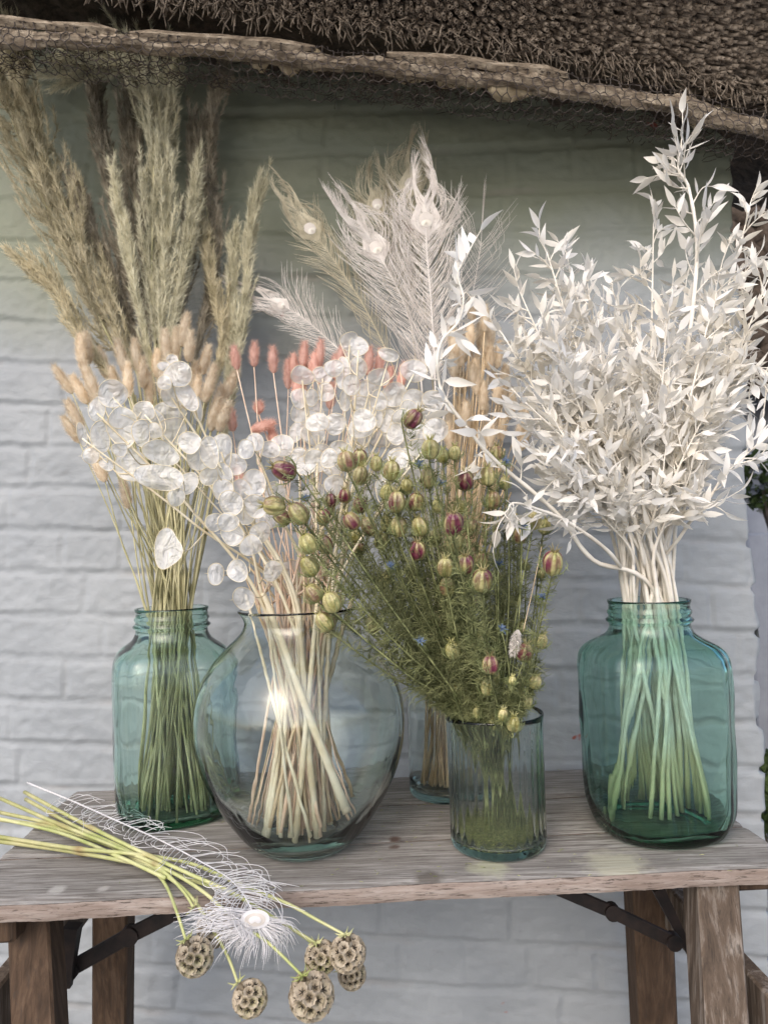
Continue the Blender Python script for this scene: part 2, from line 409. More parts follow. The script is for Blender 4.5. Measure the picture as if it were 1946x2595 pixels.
# ragged corner at the right end
edge_w = (u1 - UU); rag = .012 * vnoise(UU * 0, VV, 26, 21) + .010 * groove
inset = np.clip((.016 - edge_w) / .016, 0, 1)
relief -= inset ** 2 * (.010 + rag)
Xw = UU - np.where(edge_w < .02, rag * (1 - edge_w / .02), 0)
Yw = 1.335 - WYAW * UU - relief
mb = MB()
pts = np.stack([Xw, Yw, VV], -1).reshape(-1, 3)
me = bpy.data.meshes.new('brick_wall')
ii = np.arange(nu * nv).reshape(nu, nv)
fq = np.stack([ii[:-1, :-1], ii[1:, :-1], ii[1:, 1:], ii[:-1, 1:]], -1).reshape(-1, 4)
me.vertices.add(len(pts)); me.vertices.foreach_set('co', pts.ravel())
me.loops.add(fq.size); me.loops.foreach_set('vertex_index', fq.ravel().astype(np.int32))
me.polygons.add(len(fq)); me.polygons.foreach_set('loop_start', (np.arange(len(fq)) * 4).astype(np.int32)); me.polygons.foreach_set('loop_total', np.full(len(fq), 4, np.int32))
me.polygons.foreach_set('use_smooth', np.ones(len(fq), bool)); me.update(); me.validate()
pa = me.attributes.new('pig', 'FLOAT', 'POINT'); pa.data.foreach_set('value', (np.clip(groove - .8, 0, 1) * np.clip(vnoise(cu, cv, 20, 31) - .45, 0, 1) * 4).clip(0, .5).ravel())
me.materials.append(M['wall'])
wall = thing('brick_wall', 'white painted brick cottage wall behind the bench, shaded olive under the thatch', 'wall', V(0, 1.335, 0))
wo = bpy.data.objects.new('brick_face', me); C.objects.link(wo); wo.parent = wall; wo.location = V(0, -1.335, 0)
mb = MB()   # the body of the wall behind its face (return side towards the lane)
e0 = [pts[ii[nu - 1, j]] for j in range(0, nv, 4)]
bx_ = [(V(*e), V(e[0] + U(-.004, .004), e[1] + .23, e[2])) for e in e0]
for a, b in bx_: mb.vert(a); mb.vert(b)
for i in range(len(bx_) - 1): mb.face(2 * i, 2 * i + 1, 2 * i + 3, 2 * i + 2)
bl = V(u0, 1.335 - WYAW * u0 + .2, v0); i = [mb.vert((bx_[0][1].x, bx_[0][1].y, v0)), mb.vert((u0, bl.y, v0)), mb.vert((u0, bl.y, v1)), mb.vert((bx_[-1][1].x, bx_[-1][1].y, v1))]; mb.face(*i)
i = [mb.vert((u0, bl.y, v0)), mb.vert((u0, bl.y - .2, v0)), mb.vert((u0, bl.y - .2, v1)), mb.vert((u0, bl.y, v1))]; mb.face(*i)
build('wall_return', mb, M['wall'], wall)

# beyond the corner of the wall (a sliver at the right edge)
m_white = plant('white_render', (.30, .31, .34), (.36, .37, .40), 8, .8, rand=0, bumps=(50, .004))
gw = thing('garden_wall', 'pale blue grey rendered wall seen past the corner of the brick wall', 'wall', V(2.4, 3.4, 0))
mb = MB(); mb.box(V(2.3, 3.4, .62), V(1, 0, 0), V(0, 1, 0), V(0, 0, 1), 1.2, .06, .62, .01); build('rendered_face', mb, m_white, gw)
mb = MB(); mb.box(V(2.3, 3.4, 1.26), V(1, 0, 0), V(0, 1, 0), V(0, 0, 1), 1.23, .09, .02, .006); build('coping', mb, m_white, gw)
bd = thing('neighbour_house', 'blue white boarded house side beyond the garden wall, right edge', 'house', V(4.6, 6, 0))
mb = MB(); mb.box(V(4.2, 6, 1.25), V(1, 0, 0), V(0, 1, 0), V(0, 0, 1), 2.2, .1, 1.25, .01)
for k in range(16): mb.box(V(2.06 + k * .28, 5.885, 1.25), V(1, 0, 0), V(0, 1, 0), V(0, 0, 1), .012, .012, 1.2, .003)
build('wall', mb, m_white, bd)
mb = MB()
for r in range(14):
    for q in range(26):
        mb.tube([V(1.6 + q * .17 + U(-.05, .05), 6.2 + r * .1, 2.6 + r * .22), V(1.6 + q * .17 + U(-.05, .05), 5.4 + r * .1 + U(-.05, .05), 2.05 + r * .2)], [.13, .10], 5)
build('roof', mb, M['thatch_dark'], bd)
for nm, lab, px, py, Y, s_ in (('flowering_shrub', 'white flowered green shrub above the garden wall by the brick corner', 1944, 1210, 3.0, .14), ('garden_plant', 'low green plant in a pot at the foot of the brick corner', 1944, 2010, 2.2, .13)):
    p = W(px, py, Y); tg = thing(nm, lab, 'plant', V(p.x, p.y, p.z - s_ * 1.6)); mb = MB(); leafy(mb, p, (s_, s_, s_), 900, .018); build('foliage', mb, leafm, tg)
    mb = MB(); [mb.tube([V(p.x, p.y, p.z - s_ * 1.6), p + rv(s_ * .6)], [.006, .002], 4) for _ in range(14)]; build('stem', mb, barkm, tg)
    if nm == 'flowering_shrub':
        mb = MB(); leafy(mb, p, (s_ * 1.02, s_ * 1.02, s_), 160, .022); build('blossom', mb, m_white, tg)
        mb = MB(); mb.box(V(p.x, p.y, (p.z - s_ * 1.6) / 2), V(1, 0, 0), V(0, 1, 0), V(0, 0, 1), .16, .14, (p.z - s_ * 1.6) / 2, .01)
        tag(build('stone_pier', mb, m_white), 'pale stone pier carrying the flowered shrub', 'pier')
    else:
        mb = MB(); r_ = [(.0, .0), (.11, .0), (.15, p.z - s_ * 1.5), (.13, p.z - s_ * 1.5), (.10, .03), (0, .03)]; bse = len(mb.v)
        for rr_, zz in r_:
            for q in range(20): mb.vert((p.x + rr_ * math.cos(q * PI / 10), p.y + rr_ * math.sin(q * PI / 10), zz))
        for a in range(5):
            for q in range(20): mb.face(bse + a * 20 + q, bse + a * 20 + (q + 1) % 20, bse + (a + 1) * 20 + (q + 1) % 20, bse + (a + 1) * 20 + q)
        tag(build('plant_pot', mb, plant('grey_pot', (.10, .10, .11), (.16, .16, .17), 20, .7, rand=0)), 'dark grey planter on the ground past the brick corner', 'plant pot')

# ------------------------------------------------------------------ thatched eave
roof = thing('thatched_roof', 'dark thatched roof eave with cut reed ends overhanging the painted wall', 'roof', V(0, 1.3, 1.75))
low = [(-250, -150), (0, -95), (200, -40), (380, 0), (640, 32), (900, 72), (1100, 97), (1200, 118), (1400, 146), (1600, 180), (1720, 202), (1830, 240), (1946, 262), (2150, 305)]
def low_y(px):
    for (a, b), (c, d) in zip(low, low[1:]):
        if px <= c: return b + (d - b) * (px - a) / (c - a)
    return low[-1][1] + (px - 2150) * .25
def eave(s, t):
    """s 0..1 along the eave, t 0 (inner lower edge) .. 1 (outer edge): the cut face of the thatch"""
    px = -250 + 2450 * s
    p0 = W(px, low_y(px), 1.12)
    p1 = W(px, low_y(px) - 400, .93)
    q = p0.lerp(p1, t); q.x = p0.x * (1 - t) + (p0.x * .98) * t
    q.z += .02 * math.sin(t * PI)
    return q
mbR = MB()
cnt = 0
for _ in range(19000):
    s_ = random.random(); t_ = random.random() ** 1.05
    p = eave(s_, t_); 
    right = max(0, (s_ - .55) / .45)
    d = V(.10 + .62 * right + U(-.1, .1), -.62 + U(-.12, .12) , -.75 + .25 * right + U(-.12, .12)).normalized()
    if t_ < .12: d = (d + rv(.35)).normalized()
    ln = U(.03, .055); r = U(.0019, .0032); end = p + d * U(-.012, .016)
    a = end - d * ln; sq = d.orthogonal().normalized(); cq = d.cross(sq)
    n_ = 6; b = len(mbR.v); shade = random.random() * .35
    for (pp, rr_, c_) in ((a, r, .55), (end, r * U(.92, 1.08), shade * .5), (end, r * .62, shade * .6), (end - d * .007, r * .55, .95)):  # hollow look: shade inside each reed end put into its colour
        for j in range(n_):
            an = 2 * PI * j / n_
            mbR.vert(pp + (sq * math.cos(an) + cq * math.sin(an)) * rr_, c_)
    for k in range(3):
        for j in range(n_): mbR.face(b + k * n_ + j, b + k * n_ + (j + 1) % n_, b + (k + 1) * n_ + (j + 1) % n_, b + (k + 1) * n_ + j)
    mbR.face(*[b + 3 * n_ + j for j in range(n_)])
for _ in range(900):      # loose straws hanging at the lower lip
    s_ = random.random(); p = eave(s_, U(-.02, .10)); d = V(U(-.3, .5), U(-.6, .1), U(-1, -.3)).normalized()
    mbR.tube([p, p + d * U(.01, .022), p + (d + rv(.2)) * U(.025, .04)], [.0016, .0014, .0006], 4, c=U(0, .4))
tag(build('cut_reeds', mbR, M['reed'], roof), 'dark brown cut reed ends', kind='stuff')
mb = MB(); NS = 170; NT = 22
prof = []
for i in range(NS + 1):
    s_ = -.75 + 2.15 * i / NS
    for j in range(NT + 1):
        t_ = j / NT
        if t_ <= .30:      # underside running back over the wall
            f = t_ / .30; e = eave(s_, 0); q = V(e.x, 1.62 + (e.y - 1.62) * f, e.z + .12 - .10 * f) + V(0, 0, .0)
            q.z += .012 * math.sin(s_ * 90 + j) 
        elif t_ <= .75:
            f = (t_ - .30) / .45; e = eave(s_, f); q = e + V(0, .018, .022)
        else:
            f = (t_ - .75) / .25; e = eave(s_, 1); q = V(e.x, e.y + .018 + 1.1 * f, e.z + .022 + 1.0 * f + .12 * math.sin(f * PI))
        q += rv(.005); mb.vert(q)
for i in range(NS):
    for j in range(NT): mb.face(i * (NT + 1) + j, (i + 1) * (NT + 1) + j, (i + 1) * (NT + 1) + j + 1, i * (NT + 1) + j + 1)
build('thatch_mass', mb, M['thatch_dark'], roof)
# batten wrapped in wire netting
bt = [(-200, 45, 112), (0, 62, 122), (250, 88, 128), (500, 108, 143), (760, 128, 170), (1000, 152, 196), (1250, 178, 222), (1500, 208, 262), (1700, 238, 296), (1860, 282, 335), (2050, 325, 380)]
def bat(px, f, Y=1.10):
    for (a, y0, y1), (c, z0, z1) in zip(bt, bt[1:]):
        if px <= c:
            q = (px - a) / (c - a); t0 = y0 + (z0 - y0) * q; t1 = y1 + (z1 - y1) * q; break
    else: t0, t1 = bt[-1][1:]
    return W(px, t0 + (t1 - t0) * f, Y)
mb = MB(); NB = 150
for i in range(NB + 1):
    px = -200 + 2240 * i / NB
    for k in range(10):
        an = 2 * PI * k / 10; c0 = bat(px, .5); hgt = (bat(px, 0) - bat(px, 1)).length / 2 * .86
        wob = 1 + .30 * math.sin(i * .37 + k) * math.sin(i * .11) + U(-.16, .14)
        mb.vert(c0 + V(0, math.cos(an) * .013 * wob, math.sin(an) * hgt * wob * (1 if abs(math.sin(an)) < .9 else .95)), 0)
for i in range(NB):
    for k in range(10): mb.face(i * 10 + k, i * 10 + (k + 1) % 10, (i + 1) * 10 + (k + 1) % 10, (i + 1) * 10 + k)
mb.face(*range(10)); mb.face(*[NB * 10 + k for k in range(10)])
build('eave_batten', mb, M['batten'], roof, smooth=False)
mb = MB()      # a second split lath just above
for (xa, xb, dy) in ((330, 800, -30), (980, 1440, -32), (-150, 300, -26)):
    ps = [bat(xa + (xb - xa) * k / 8, 0, 1.09) + V(0, 0, .006 + U(-.002, .002)) for k in range(9)]
    mb.tube(ps, [.004] + [.009 + U(-.002, .001) for _ in range(7)] + [.004], 5)
build('split_lath', mb, M['batten'], roof, smooth=False)
# hexagonal netting draped round the batten and sagging under it
mb = MB()
a_ = .0085
def net(u, v, Y0=1.083):
    px = 1946 * (u / 1.12); c0 = bat(px, 0, 1.10); h = (bat(px, 0) - bat(px, 1)).length
    ww = .003 * math.sin(u * 90 + v * 60) + .002 * math.sin(u * 210)
    if v < h + .01: p = V(c0.x, Y0 + ww + (0 if v > .006 else .01), c0.z - v + .004)
    else:
        e = v - h - .01; p = V(c0.x, Y0 + e * 1.6 + ww, c0.z - h - .008 - e * .2 - .012 * math.sin(u * 11) ** 2 * min(1, e / .02))
    return p
nodes = {}
for r in range(6):
    for q in range(-8, 92):
        cx_ = q * a_ * math.sqrt(3) + (r % 2) * a_ * math.sqrt(3) / 2; cy_ = r * a_ * 1.5
        pp = []
        for k in range(6):
            an = PI / 6 + k * PI / 3; key = (round((cx_ + a_ * math.cos(an)) * 4000), round((cy_ + a_ * math.sin(an)) * 4000))
            if key not in nodes:
                nodes[key] = net(cx_ + a_ * math.cos(an), max(0, cy_ + a_ * math.sin(an))) + rv(.0012)
            pp.append(nodes[key])
        for k in (0, 1, 2): mb.tube([pp[k], (pp[k] + pp[k + 1]) / 2 + rv(.0012), pp[k + 1]], .00085, 3, cap=False)
tag(build('wire_netting', mb, M['wire'], roof), 'dull grey hexagonal wire netting')
mb = MB()      # dark strands as netting debris, dense to stand in for shadow under the batten
for _ in range(1700):
    px = U(-150, 2000); p = bat(px, 1, 1.12) + V(U(-.01, .01), U(-.01, .07), U(-.008, .014)); d = rv(.022); d.z *= .3
    mb.tube([p, p + d * .5 + rv(.004), p + d], .0006, 3, cap=False)
tag(build('matted_shade_strands', mb, M['thatch_dark'], roof), kind='stuff')
def lump(mb, cen, rad, seed):
    b = len(mb.v); NU, NV = 14, 9
    for i in range(NV + 1):
        for j in range(NU):
            th = PI * i / NV; ph = 2 * PI * j / NU; d = V(math.sin(th) * math.cos(ph), math.sin(th) * math.sin(ph), math.cos(th))
            k = 1 + .22 * math.sin(3 * ph + seed) * math.sin(th * 2 + seed * 2) + U(-.07, .07)
            mb.vert(cen + V(d.x * rad[0], d.y * rad[1], d.z * rad[2]) * k)
    for i in range(NV):
        for j in range(NU): mb.face(b + i * NU + j, b + i * NU + (j + 1) % NU, b + (i + 1) * NU + (j + 1) % NU, b + (i + 1) * NU + j)
for (px, py, Y, rx, rz) in ((165, 98, 1.12, .022, .016), (660, 150, 1.12, .02, .022), (735, 150, 1.12, .026, .03), (800, 155, 1.13, .02, .018), (1040, 190, 1.14, .026, .014), (1140, 203, 1.14, .028, .014), (1200, 212, 1.14, .022, .013), (1290, 212, 1.11, .052, .034), (1800, 295, 1.14, .045, .02), (1500, 240, 1.12, .02, .012), (60, 100, 1.13, .03, .014)):
    mb = MB(); lump(mb, W(px, py, Y), (rx * .78, .014, rz * .8), px); build('daub_lump', mb, M['daub'], roof)

# ------------------------------------------------------------------ trestle bench
TY = math.radians(2.4); tx_ = V(math.cos(TY), math.sin(TY), 0); ty_ = V(-math.sin(TY), math.cos(TY), 0); tz_ = V(0, 0, 1)
TC = V(-.022, 1.043, ZT)
def tp(a, b, z=0): return TC + tx_ * a + ty_ * b + V(0, 0, z)
bench = thing('trestle_bench', 'weathered grey wooden trestle bench carrying the glass jars', 'bench', V(TC.x, TC.y, 0))
HX = .485; HYb = .207; TH = .0185; HFr = .184
def plank(b0, b1, name, front=False):
    mb = MB(); nx = 200; ny = 14
    hx0 = HX
    top = {}
    for i in range(nx + 1):
        a = -hx0 + 2 * hx0 * i / nx
        for j in range(ny + 1):
            b = b0 + (b1 - b0) * j / ny; z = 0
            e = min(b - b0, b1 - b); 
            if j in (0, ny): z -= .0028
            ea = hx0 - abs(a); z -= max(0, .004 - ea) * .6
            bb = b
            if j == 0 and front: bb = b + .0007 * math.sin(a * 37) + .0004 * math.sin(a * 91 + 1) + U(-.0003, .0003)
            # rounded corner at the ends
            rc = .012; 
            aa = a
            if ea < rc and ((front and b - b0 < rc) or (not front and b1 - b < rc)):
                aa = a * (1 - (rc - ea) / rc * .0)
            z += .0007 * math.sin(b * 60 + a * 3) + .0005 * math.sin(a * 23) 
            top[i, j] = mb.vert(tp(aa, bb, z))
    mb.m = 0
    for i in range(nx):
        for j in range(ny): mb.face(top[i, j], top[i + 1, j], top[i + 1, j + 1], top[i, j + 1])
    mb.m = 1
    # edges and underside
    def strip(keys, rev=False):
        n = len(keys); rowsv = []
        for z in (0, -.006, -.014, -TH):
            rowsv.append([mb.vert(Vector(mb.v[top[k]]) + V(0, 0, z if z else -.0004) + (ty_ * (-.0012 if z not in (0, -TH) else 0) if front and keys[0][1] == 0 and keys[-1][1] == 0 else V(0, 0, 0)) + rv(.00022)) for k in keys])
        for q in range(3):
            for i in range(n - 1): mb.face(rowsv[q][i], rowsv[q + 1][i], rowsv[q + 1][i + 1], rowsv[q][i + 1])
    strip([(i, 0) for i in range(nx + 1)]); strip([(i, ny) for i in range(nx + 1)])
    strip([(0, j) for j in range(ny + 1)]); strip([(nx, j) for j in range(ny + 1)])
    c = [mb.vert(tp(-hx0, b0, -TH)), mb.vert(tp(hx0, b0, -TH)), mb.vert(tp(hx0, b1, -TH)), mb.vert(tp(-hx0, b1, -TH))]; mb.face(*c)
    return build(name, mb, [M['top'], M['edge']], bench)
plank(-HFr, -.062, 'top_plank', True); plank(-.0588, .0762, 'top_plank'); plank(.0795, HYb, 'top_plank')
def beam(name, p, q, wx, wy, m_, sidev=V(1, 0, 0), bev=.003):
    mb = MB(); az = (q - p).normalized(); ax = (sidev - az * sidev.dot(az)).normalized(); ay = az.cross(ax)
    mb.box((p + q) / 2, ax, ay, az, wx / 2, wy / 2, (q - p).length / 2, bev); return build(name, mb, m_, bench, smooth=False)
def wleg(pa, pb, Y0, Y1):   # top pixel, lower pixel (further extrapolated to the ground)
    a = W(*pa, Y0); b = W(*pb, Y1); d = b - a; a2 = V(a.x - d.x * 0, a.y, ZT - TH - .0005); 
    a2 = a + d * ((ZT - TH - a.z) / d.z); g = a + d * ((0 - a.z) / d.z); return a2, g
for (pa, pb, Y0, Y1, wx, wy, mm, sv) in (
    ((92, 2330), (104, 2595), .905, .88, .048, .046, 'leg', tx_), ((1800, 2262), (1822, 2595), .905, .88, .050, .046, 'leg_worn', tx_),
    ((290, 2330), (288, 2595), 1.16, 1.19, .052, .046, 'leg', tx_), ((1640, 2270), (1655, 2595), 1.16, 1.19, .060, .046, 'leg', tx_)):
    p, q = wleg(pa, pb, Y0, Y1); lg = beam('leg', q, p, wx, wy, M[mm], sv)
    if mm == 'leg_worn': tag(lg, 'front leg with pale scuffed and worn varnish')
for sx, pL in ((-1, -.43), (1, .395)):
    beam('top_rail', tp(pL, -.17, -TH - .017), tp(pL, .17, -TH - .017), .03, .032, M['leg'], tx_)
    beam('lower_rail', tp(pL + sx * .045, -.20, -.17), tp(pL + sx * .045, .2, -.17), .022, .07, M['leg_worn'], tx_)
beam('end_batten', tp(.42, -.15, -TH - .010), tp(.484, -.15, -TH - .010), .03, .018, M['leg'], ty_)
# folding iron stays
def stay(pts, Y, wd, th=.006):
    mb = MB()
    P = [W(x, y, yy) for (x, y), yy in zip(pts, Y)]
    for p, q in zip(P, P[1:]):
        az = (q - p).normalized(); ay = V(0, 1, 0); ay = (ay - az * ay.dot(az)).normalized(); ax = ay.cross(az)
        mb.box((p + q) / 2, ax, ay, az, wd / 2, th / 2, (q - p).length / 2 + .004, .0015)
    for p in P[1:]:
        b = len(mb.v)
        for z in (-.007, .007):
            for k in range(14): mb.vert(p + V(math.cos(k * PI / 7) * wd * .62, z, math.sin(k * PI / 7) * wd * .62))
        for k in range(14): mb.face(b + k, b + (k + 1) % 14, b + 14 + (k + 1) % 14, b + 14 + k)
        mb.face(*[b + k for k in range(14)]); mb.face(*[b + 14 + k for k in range(14)])
    return build('iron_stay', mb, M['iron'], bench, smooth=False)
stay([(1420, 2255), (1550, 2310), (1705, 2385)], [1.0, 1.0, 1.0], .017)
mb = MB(); P_ = [W(1665, 2250, 1.03), W(1760, 2440, 1.02)]; mb.tube(P_, [.011, .006], 4)
build('iron_bracket', mb, M['iron'], bench, smooth=False)
stay([(470, 2300), (330, 2370), (180, 2455)], [1.0, 1.0, 1.0], .020)
mb = MB(); P_ = [W(185, 2345, .99), W(172, 2500, .99)]; mb.tube(P_, [.014, .007], 4); build('iron_bracket', mb, M['iron'], bench, smooth=False)

# ------------------------------------------------------------------ glass vessels
def vessel(name, base, outer, inner, m_, nth=96, cs=None, part='glass_body'):
    """closed glass shell: outer profile up, inner profile down. cs(theta,z,r)->r"""
    mb = MB(); prof_ = outer + inner[::-1]
    ringi = []
    for (r, z) in prof_:
        if r < 1e-6: ringi.append([mb.vert(base + V(0, 0, z))]); continue
        rg = []
        for k in range(nth):
            th = 2 * PI * k / nth; rr_ = cs(th, z, r) if cs else r
            rg.append(mb.vert(base + V(rr_ * math.cos(th), rr_ * math.sin(th), z)))
        ringi.append(rg)
    for a, b in zip(ringi, ringi[1:]):
        for k in range(nth):
            k2 = (k + 1) % nth
            if len(a) == 1: mb.face(a[0], b[k2], b[k])
            elif len(b) == 1: mb.face(a[k], a[k2], b[0])
            else: mb.face(a[k], a[k2], b[k2], b[k])
    return mb
def smooth_prof(pr, n=4):
    P = [V(a, b, 0) for a, b in pr]; return [(max(0, p.x), p.y) for p in spline(P, n)]
def offset(pr, th, zb):
    out = [(0, zb)]
    for (r, z) in pr:
        if z > zb + .002 and r - th > .004: out.append((r - th, z))
    return out

JB = [V(*T(445, 2060)), V(*T(1668, 2098))]
def jar_cs(rot):
    def f(th, z, r):
        b = min(1, max(0, (.262 - z) / .03)); b = b * b * (3 - 2 * b)
        b *= .35 + .65 * min(1, max(0, z / .03))
        t = th - rot; sq = 1 / (abs(math.cos(t)) ** 4 + abs(math.sin(t)) ** 4) ** .25
        dt = ((t - PI / 4) % (PI / 2)); dt = min(dt, PI / 2 - dt)
        sq *= 1 - .045 * math.exp(-(dt / .10) ** 2)
        wv = 1 + .004 * math.sin(th * 7 + z * 60) + .004 * math.sin(z * 90 + th * 3)
        return r * ((1 - b) + b * sq) * wv * (1 - .06 * b)
    return f
jo = [(0, 0.004), (.045, .003), (.070, 0), (.078, .003), (.0835, .012), (.0875, .03), (.0895, .06), (.0905, .12), (.091, .18), (.0905, .215), (.087, .230), (.078, .241), (.066, .2485), (.057, .255), (.0525, .263), (.052, .268)]
jo = smooth_prof(jo, 3) + [(.0525, .270), (.0558, .272), (.0562, .2745), (.0525, .2775), (.0522, .280), (.0540, .2825), (.0542, .285), (.0520, .288), (.0518, .294), (.0530, .297), (.0532, .300)]
ji = [(0, .009), (.060, .009), (.076, .013), (.0800, .022), (.0840, .04), (.0865, .07), (.0875, .12), (.088, .18), (.0875, .212), (.084, .226), (.075, .236), (.063, .2440), (.054, .251), (.0490, .261), (.0485, .275), (.0485, .294), (.0500, .2995)]
for k, (b, lab, rot) in enumerate(((JB[0], 'large green glass jar holding pampas and tan bunny tails', .35), (JB[1], 'large green glass jar at bench right end holding white leafy branches', .12))):
    j = thing('glass_jar', lab, 'jar', b + V(0, 0, .0012), 'large green glass storage jars')
    build('jar_body', vessel('jar', b + V(0, 0, .0012), jo, ji, None, 128, jar_cs(rot)), M['green_glass' if k else 'green_glass_pale'], j)
VB = T(768, 2140) + V(0, 0, .0012)
vo = smooth_prof([(0, .006), (.040, .004), (.054, 0), (.062, .004), (.076, .016), (.096, .042), (.117, .078), (.131, .115), (.1365, .155), (.132, .195), (.117, .228), (.094, .255), (.076, .272), (.0695, .284), (.0705, .292), (.0745, .299)], 4) + [(.0768, .301), (.0772, .303)]
vi = [(0, .016), (.050, .015), (.062, .020)] + smooth_prof([(.0735, .030), (.0925, .052), (.112, .083), (.1265, .118), (.1325, .155), (.128, .194), (.1135, .2255), (.091, .252), (.073, .270), (.0665, .283), (.0675, .292), (.0715, .300)], 3) + [(.0735, .3035)]
vase = thing('bulbous_vase', 'big round bellied clear glass vase with flared green rim holding honesty stems', 'vase', VB)
build('vase_body', vessel('vase', VB, vo, vi, M['clear_glass'], 96), M['clear_glass'], vase)
RB = T(1263, 2140) + V(0, 0, .0012)
ro = smooth_prof([(0, .003), (.045, .002), (.055, 0), (.0595, .006), (.0605, .02), (.0605, .08), (.0612, .14), (.0620, .158)], 4) + [(.0624, .1635), (.0620, .1655)]
ri = [(0, .009), (.050, .009), (.0560, .015), (.0572, .03), (.0572, .08), (.058, .14), (.0592, .158), (.0602, .1655)]
def rib(th, z, r):
    k = min(1, max(0, (.145 - z) / .012)) * min(1, max(0, (z - .006) / .01))
    return r + (-.0011 * abs(math.sin(th * 15)) * k if r > .0588 else .0007 * abs(math.sin(th * 15)) * k) if r > .03 else r
rvase = thing('ribbed_vase', 'small ribbed clear glass vase holding the love-in-a-mist bouquet', 'vase', RB)
build('vase_body', vessel('rv', RB, ro, ri, M['ribbed_glass'], 180, rib), M['ribbed_glass'], rvase)
BB = T(1138, 2008) + V(0, 0, .0012)
bo = smooth_prof([(0, .003), (.048, .002), (.057, 0), (.0605, .005), (.0610, .02), (.061, .12), (.061, .235)], 4) + [(.0614, .2395), (.0605, .2405)]
bi = [(0, .010), (.052, .010), (.0575, .014), (.058, .03), (.058, .12), (.058, .235), (.0590, .2405)]
bvase = thing('cylinder_vase', 'plain clear glass cylinder vase of cut straw stalks behind the ribbed vase', 'vase', BB)
build('vase_body', vessel('bv', BB, bo, bi, M['clear_glass'], 72), M['clear_glass'], bvase)

def vstem(base, H, Rm, Rb, head, spread=1.0, zb=.012, low=None):
    """stem path: foot inside the vessel, through its mouth, to head. Leaning stems cross the mouth near the matching rim and foot at the opposite side."""
    dx = head - (base + V(0, 0, H)); hz = V(dx.x, dx.y, 0); L = hz.length + 1e-6
    k = min(1, L / max(.05, dx.z if dx.z > 0 else .05) / .55)
    m_ = base + V(0, 0, H) + hz / L * Rm * k * .55 + V(U(-1, 1), U(-1, 1), 0) * Rm * .62
    o = (m_ - base); o.z = 0
    if o.length > Rm * .9: m_ = base + V(0, 0, H) + o.normalized() * Rm * .9
    an_ = U(0, 2 * PI); ra_ = math.sqrt(random.random()) * .8
    f = base + V(0, 0, zb) - hz / L * Rb * k * .42 * spread + V(math.cos(an_), math.sin(an_), 0) * Rb * ra_
    o = f - base; o.z = 0
    if o.length > Rb: f = base + V(0, 0, zb) + o.normalized() * Rb
    return f, m_

# ------------------------------------------------------------------ pampas
def pampas(label, mk, path, Ys, wid, dens=1.0, tip_droop=None, twist=.12):
    head = W(*path[0], Ys[0]); f, m_ = vstem(JB[0], .30, .043, .079, head)
    sp = spline([W(x, y, yy) for (x, y), yy in zip(path, Ys)], 10)   # plume base -> tip
    t = thing('pampas_plume', label, 'pampas grass', f, 'pampas plumes in the left green jar')
    st_ = spline([f, m_, sp[0]], 8)
    mb = MB(); mb.tube(st_ + sp[1:], [.0022] * len(st_) + [.0022 * (1 - .8 * i / len(sp)) for i in range(1, len(sp))], 5); build('stem', mb, M['grass_stem'], t)
    mb = MB(); nb = int(88 * dens)
    for i in range(nb):
        s_ = (i / nb) ** .9 * .97; p = at(sp, s_); tg = tan_at(sp, s_)
        env = (s_ + .22) ** .5 * (1 - s_ ** 5 * .8)
        sd_ = tg.cross(rv()).normalized(); L_ = U(.07, .14) * (1 - .35 * s_); w_ = wid * env * random.random() ** .6
        q1 = p + tg * L_ * .45 + sd_ * w_ * .75; q2 = p + tg * L_ + sd_ * w_ + rv(.006)
        for qq in (q1, q2):
            lim = 1.325 - WYAW * qq.x - .004
            if qq.y > lim: qq.y = lim - U(0, .01)
        br_ = spline([p, q1, q2], 5)
        mb.tube(br_, [.0009] * 6 + [.0005] * (len(br_) - 6), 3, cap=False)
        nh = 170
        for k in range(nh):
            u = U(.08, 1.0); a = at(br_, u); tt = tan_at(br_, u)
            d = (tt * U(.6, 1.3) + rv(.72) * (1 - .3 * u)).normalized()
            mb.hair(a, a + d * U(.006, .018), .0011)
    build('plume', mb, M[mk], t); return t
pampas('wide tan pampas plume leaning far left to the frame edge', 'pampas_tan', [(330, 960), (200, 700), (100, 480), (10, 250), (-45, 100)], [1.14, 1.19, 1.22, 1.24, 1.25], .062, 1.9)
pampas('brown tan pampas plume beside the wide leftmost one, tip at upper left', 'pampas_tan', [(350, 950), (240, 700), (130, 420), (60, 230), (40, 135)], [1.15, 1.2, 1.23, 1.25, 1.25], .056, 1.8)
pampas('pale thin pampas plume trailing lowest at the left edge of the bunch', 'pampas_tan', [(330, 1010), (240, 900), (160, 760), (90, 690)], [1.12, 1.14, 1.15, 1.16], .022, .7)
pampas('dark brown pampas plume standing second from the left', 'pampas_brown', [(385, 900), (330, 680), (280, 450), (255, 280), (250, 170)], [1.2, 1.24, 1.26, 1.27, 1.27], .034, 1.2)
pampas('smoky brown pampas plume between the leftmost and cream plumes', 'pampas_brown', [(380, 960), (330, 820), (260, 640), (200, 500)], [1.19, 1.22, 1.24, 1.25], .034, 1.0)
pampas('darkest narrow pampas plume close behind the cream plume', 'pampas_brown', [(400, 880), (370, 700), (345, 520), (330, 360), (330, 220)], [1.22, 1.26, 1.28, 1.28, 1.28], .026, 1.0)
pampas('largest cream pampas plume whose tip folds over left under the thatch', 'pampas_cream', [(395, 900), (385, 700), (390, 480), (385, 300), (350, 190), (270, 160), (215, 170)], [1.16, 1.19, 1.2, 1.21, 1.2, 1.19, 1.18], .044, 1.9)
pampas('cream pampas plume with upright tip right of the folded one', 'pampas_cream', [(405, 900), (420, 720), (425, 520), (420, 330), (432, 185)], [1.15, 1.19, 1.2, 1.22, 1.22], .034, 1.5)
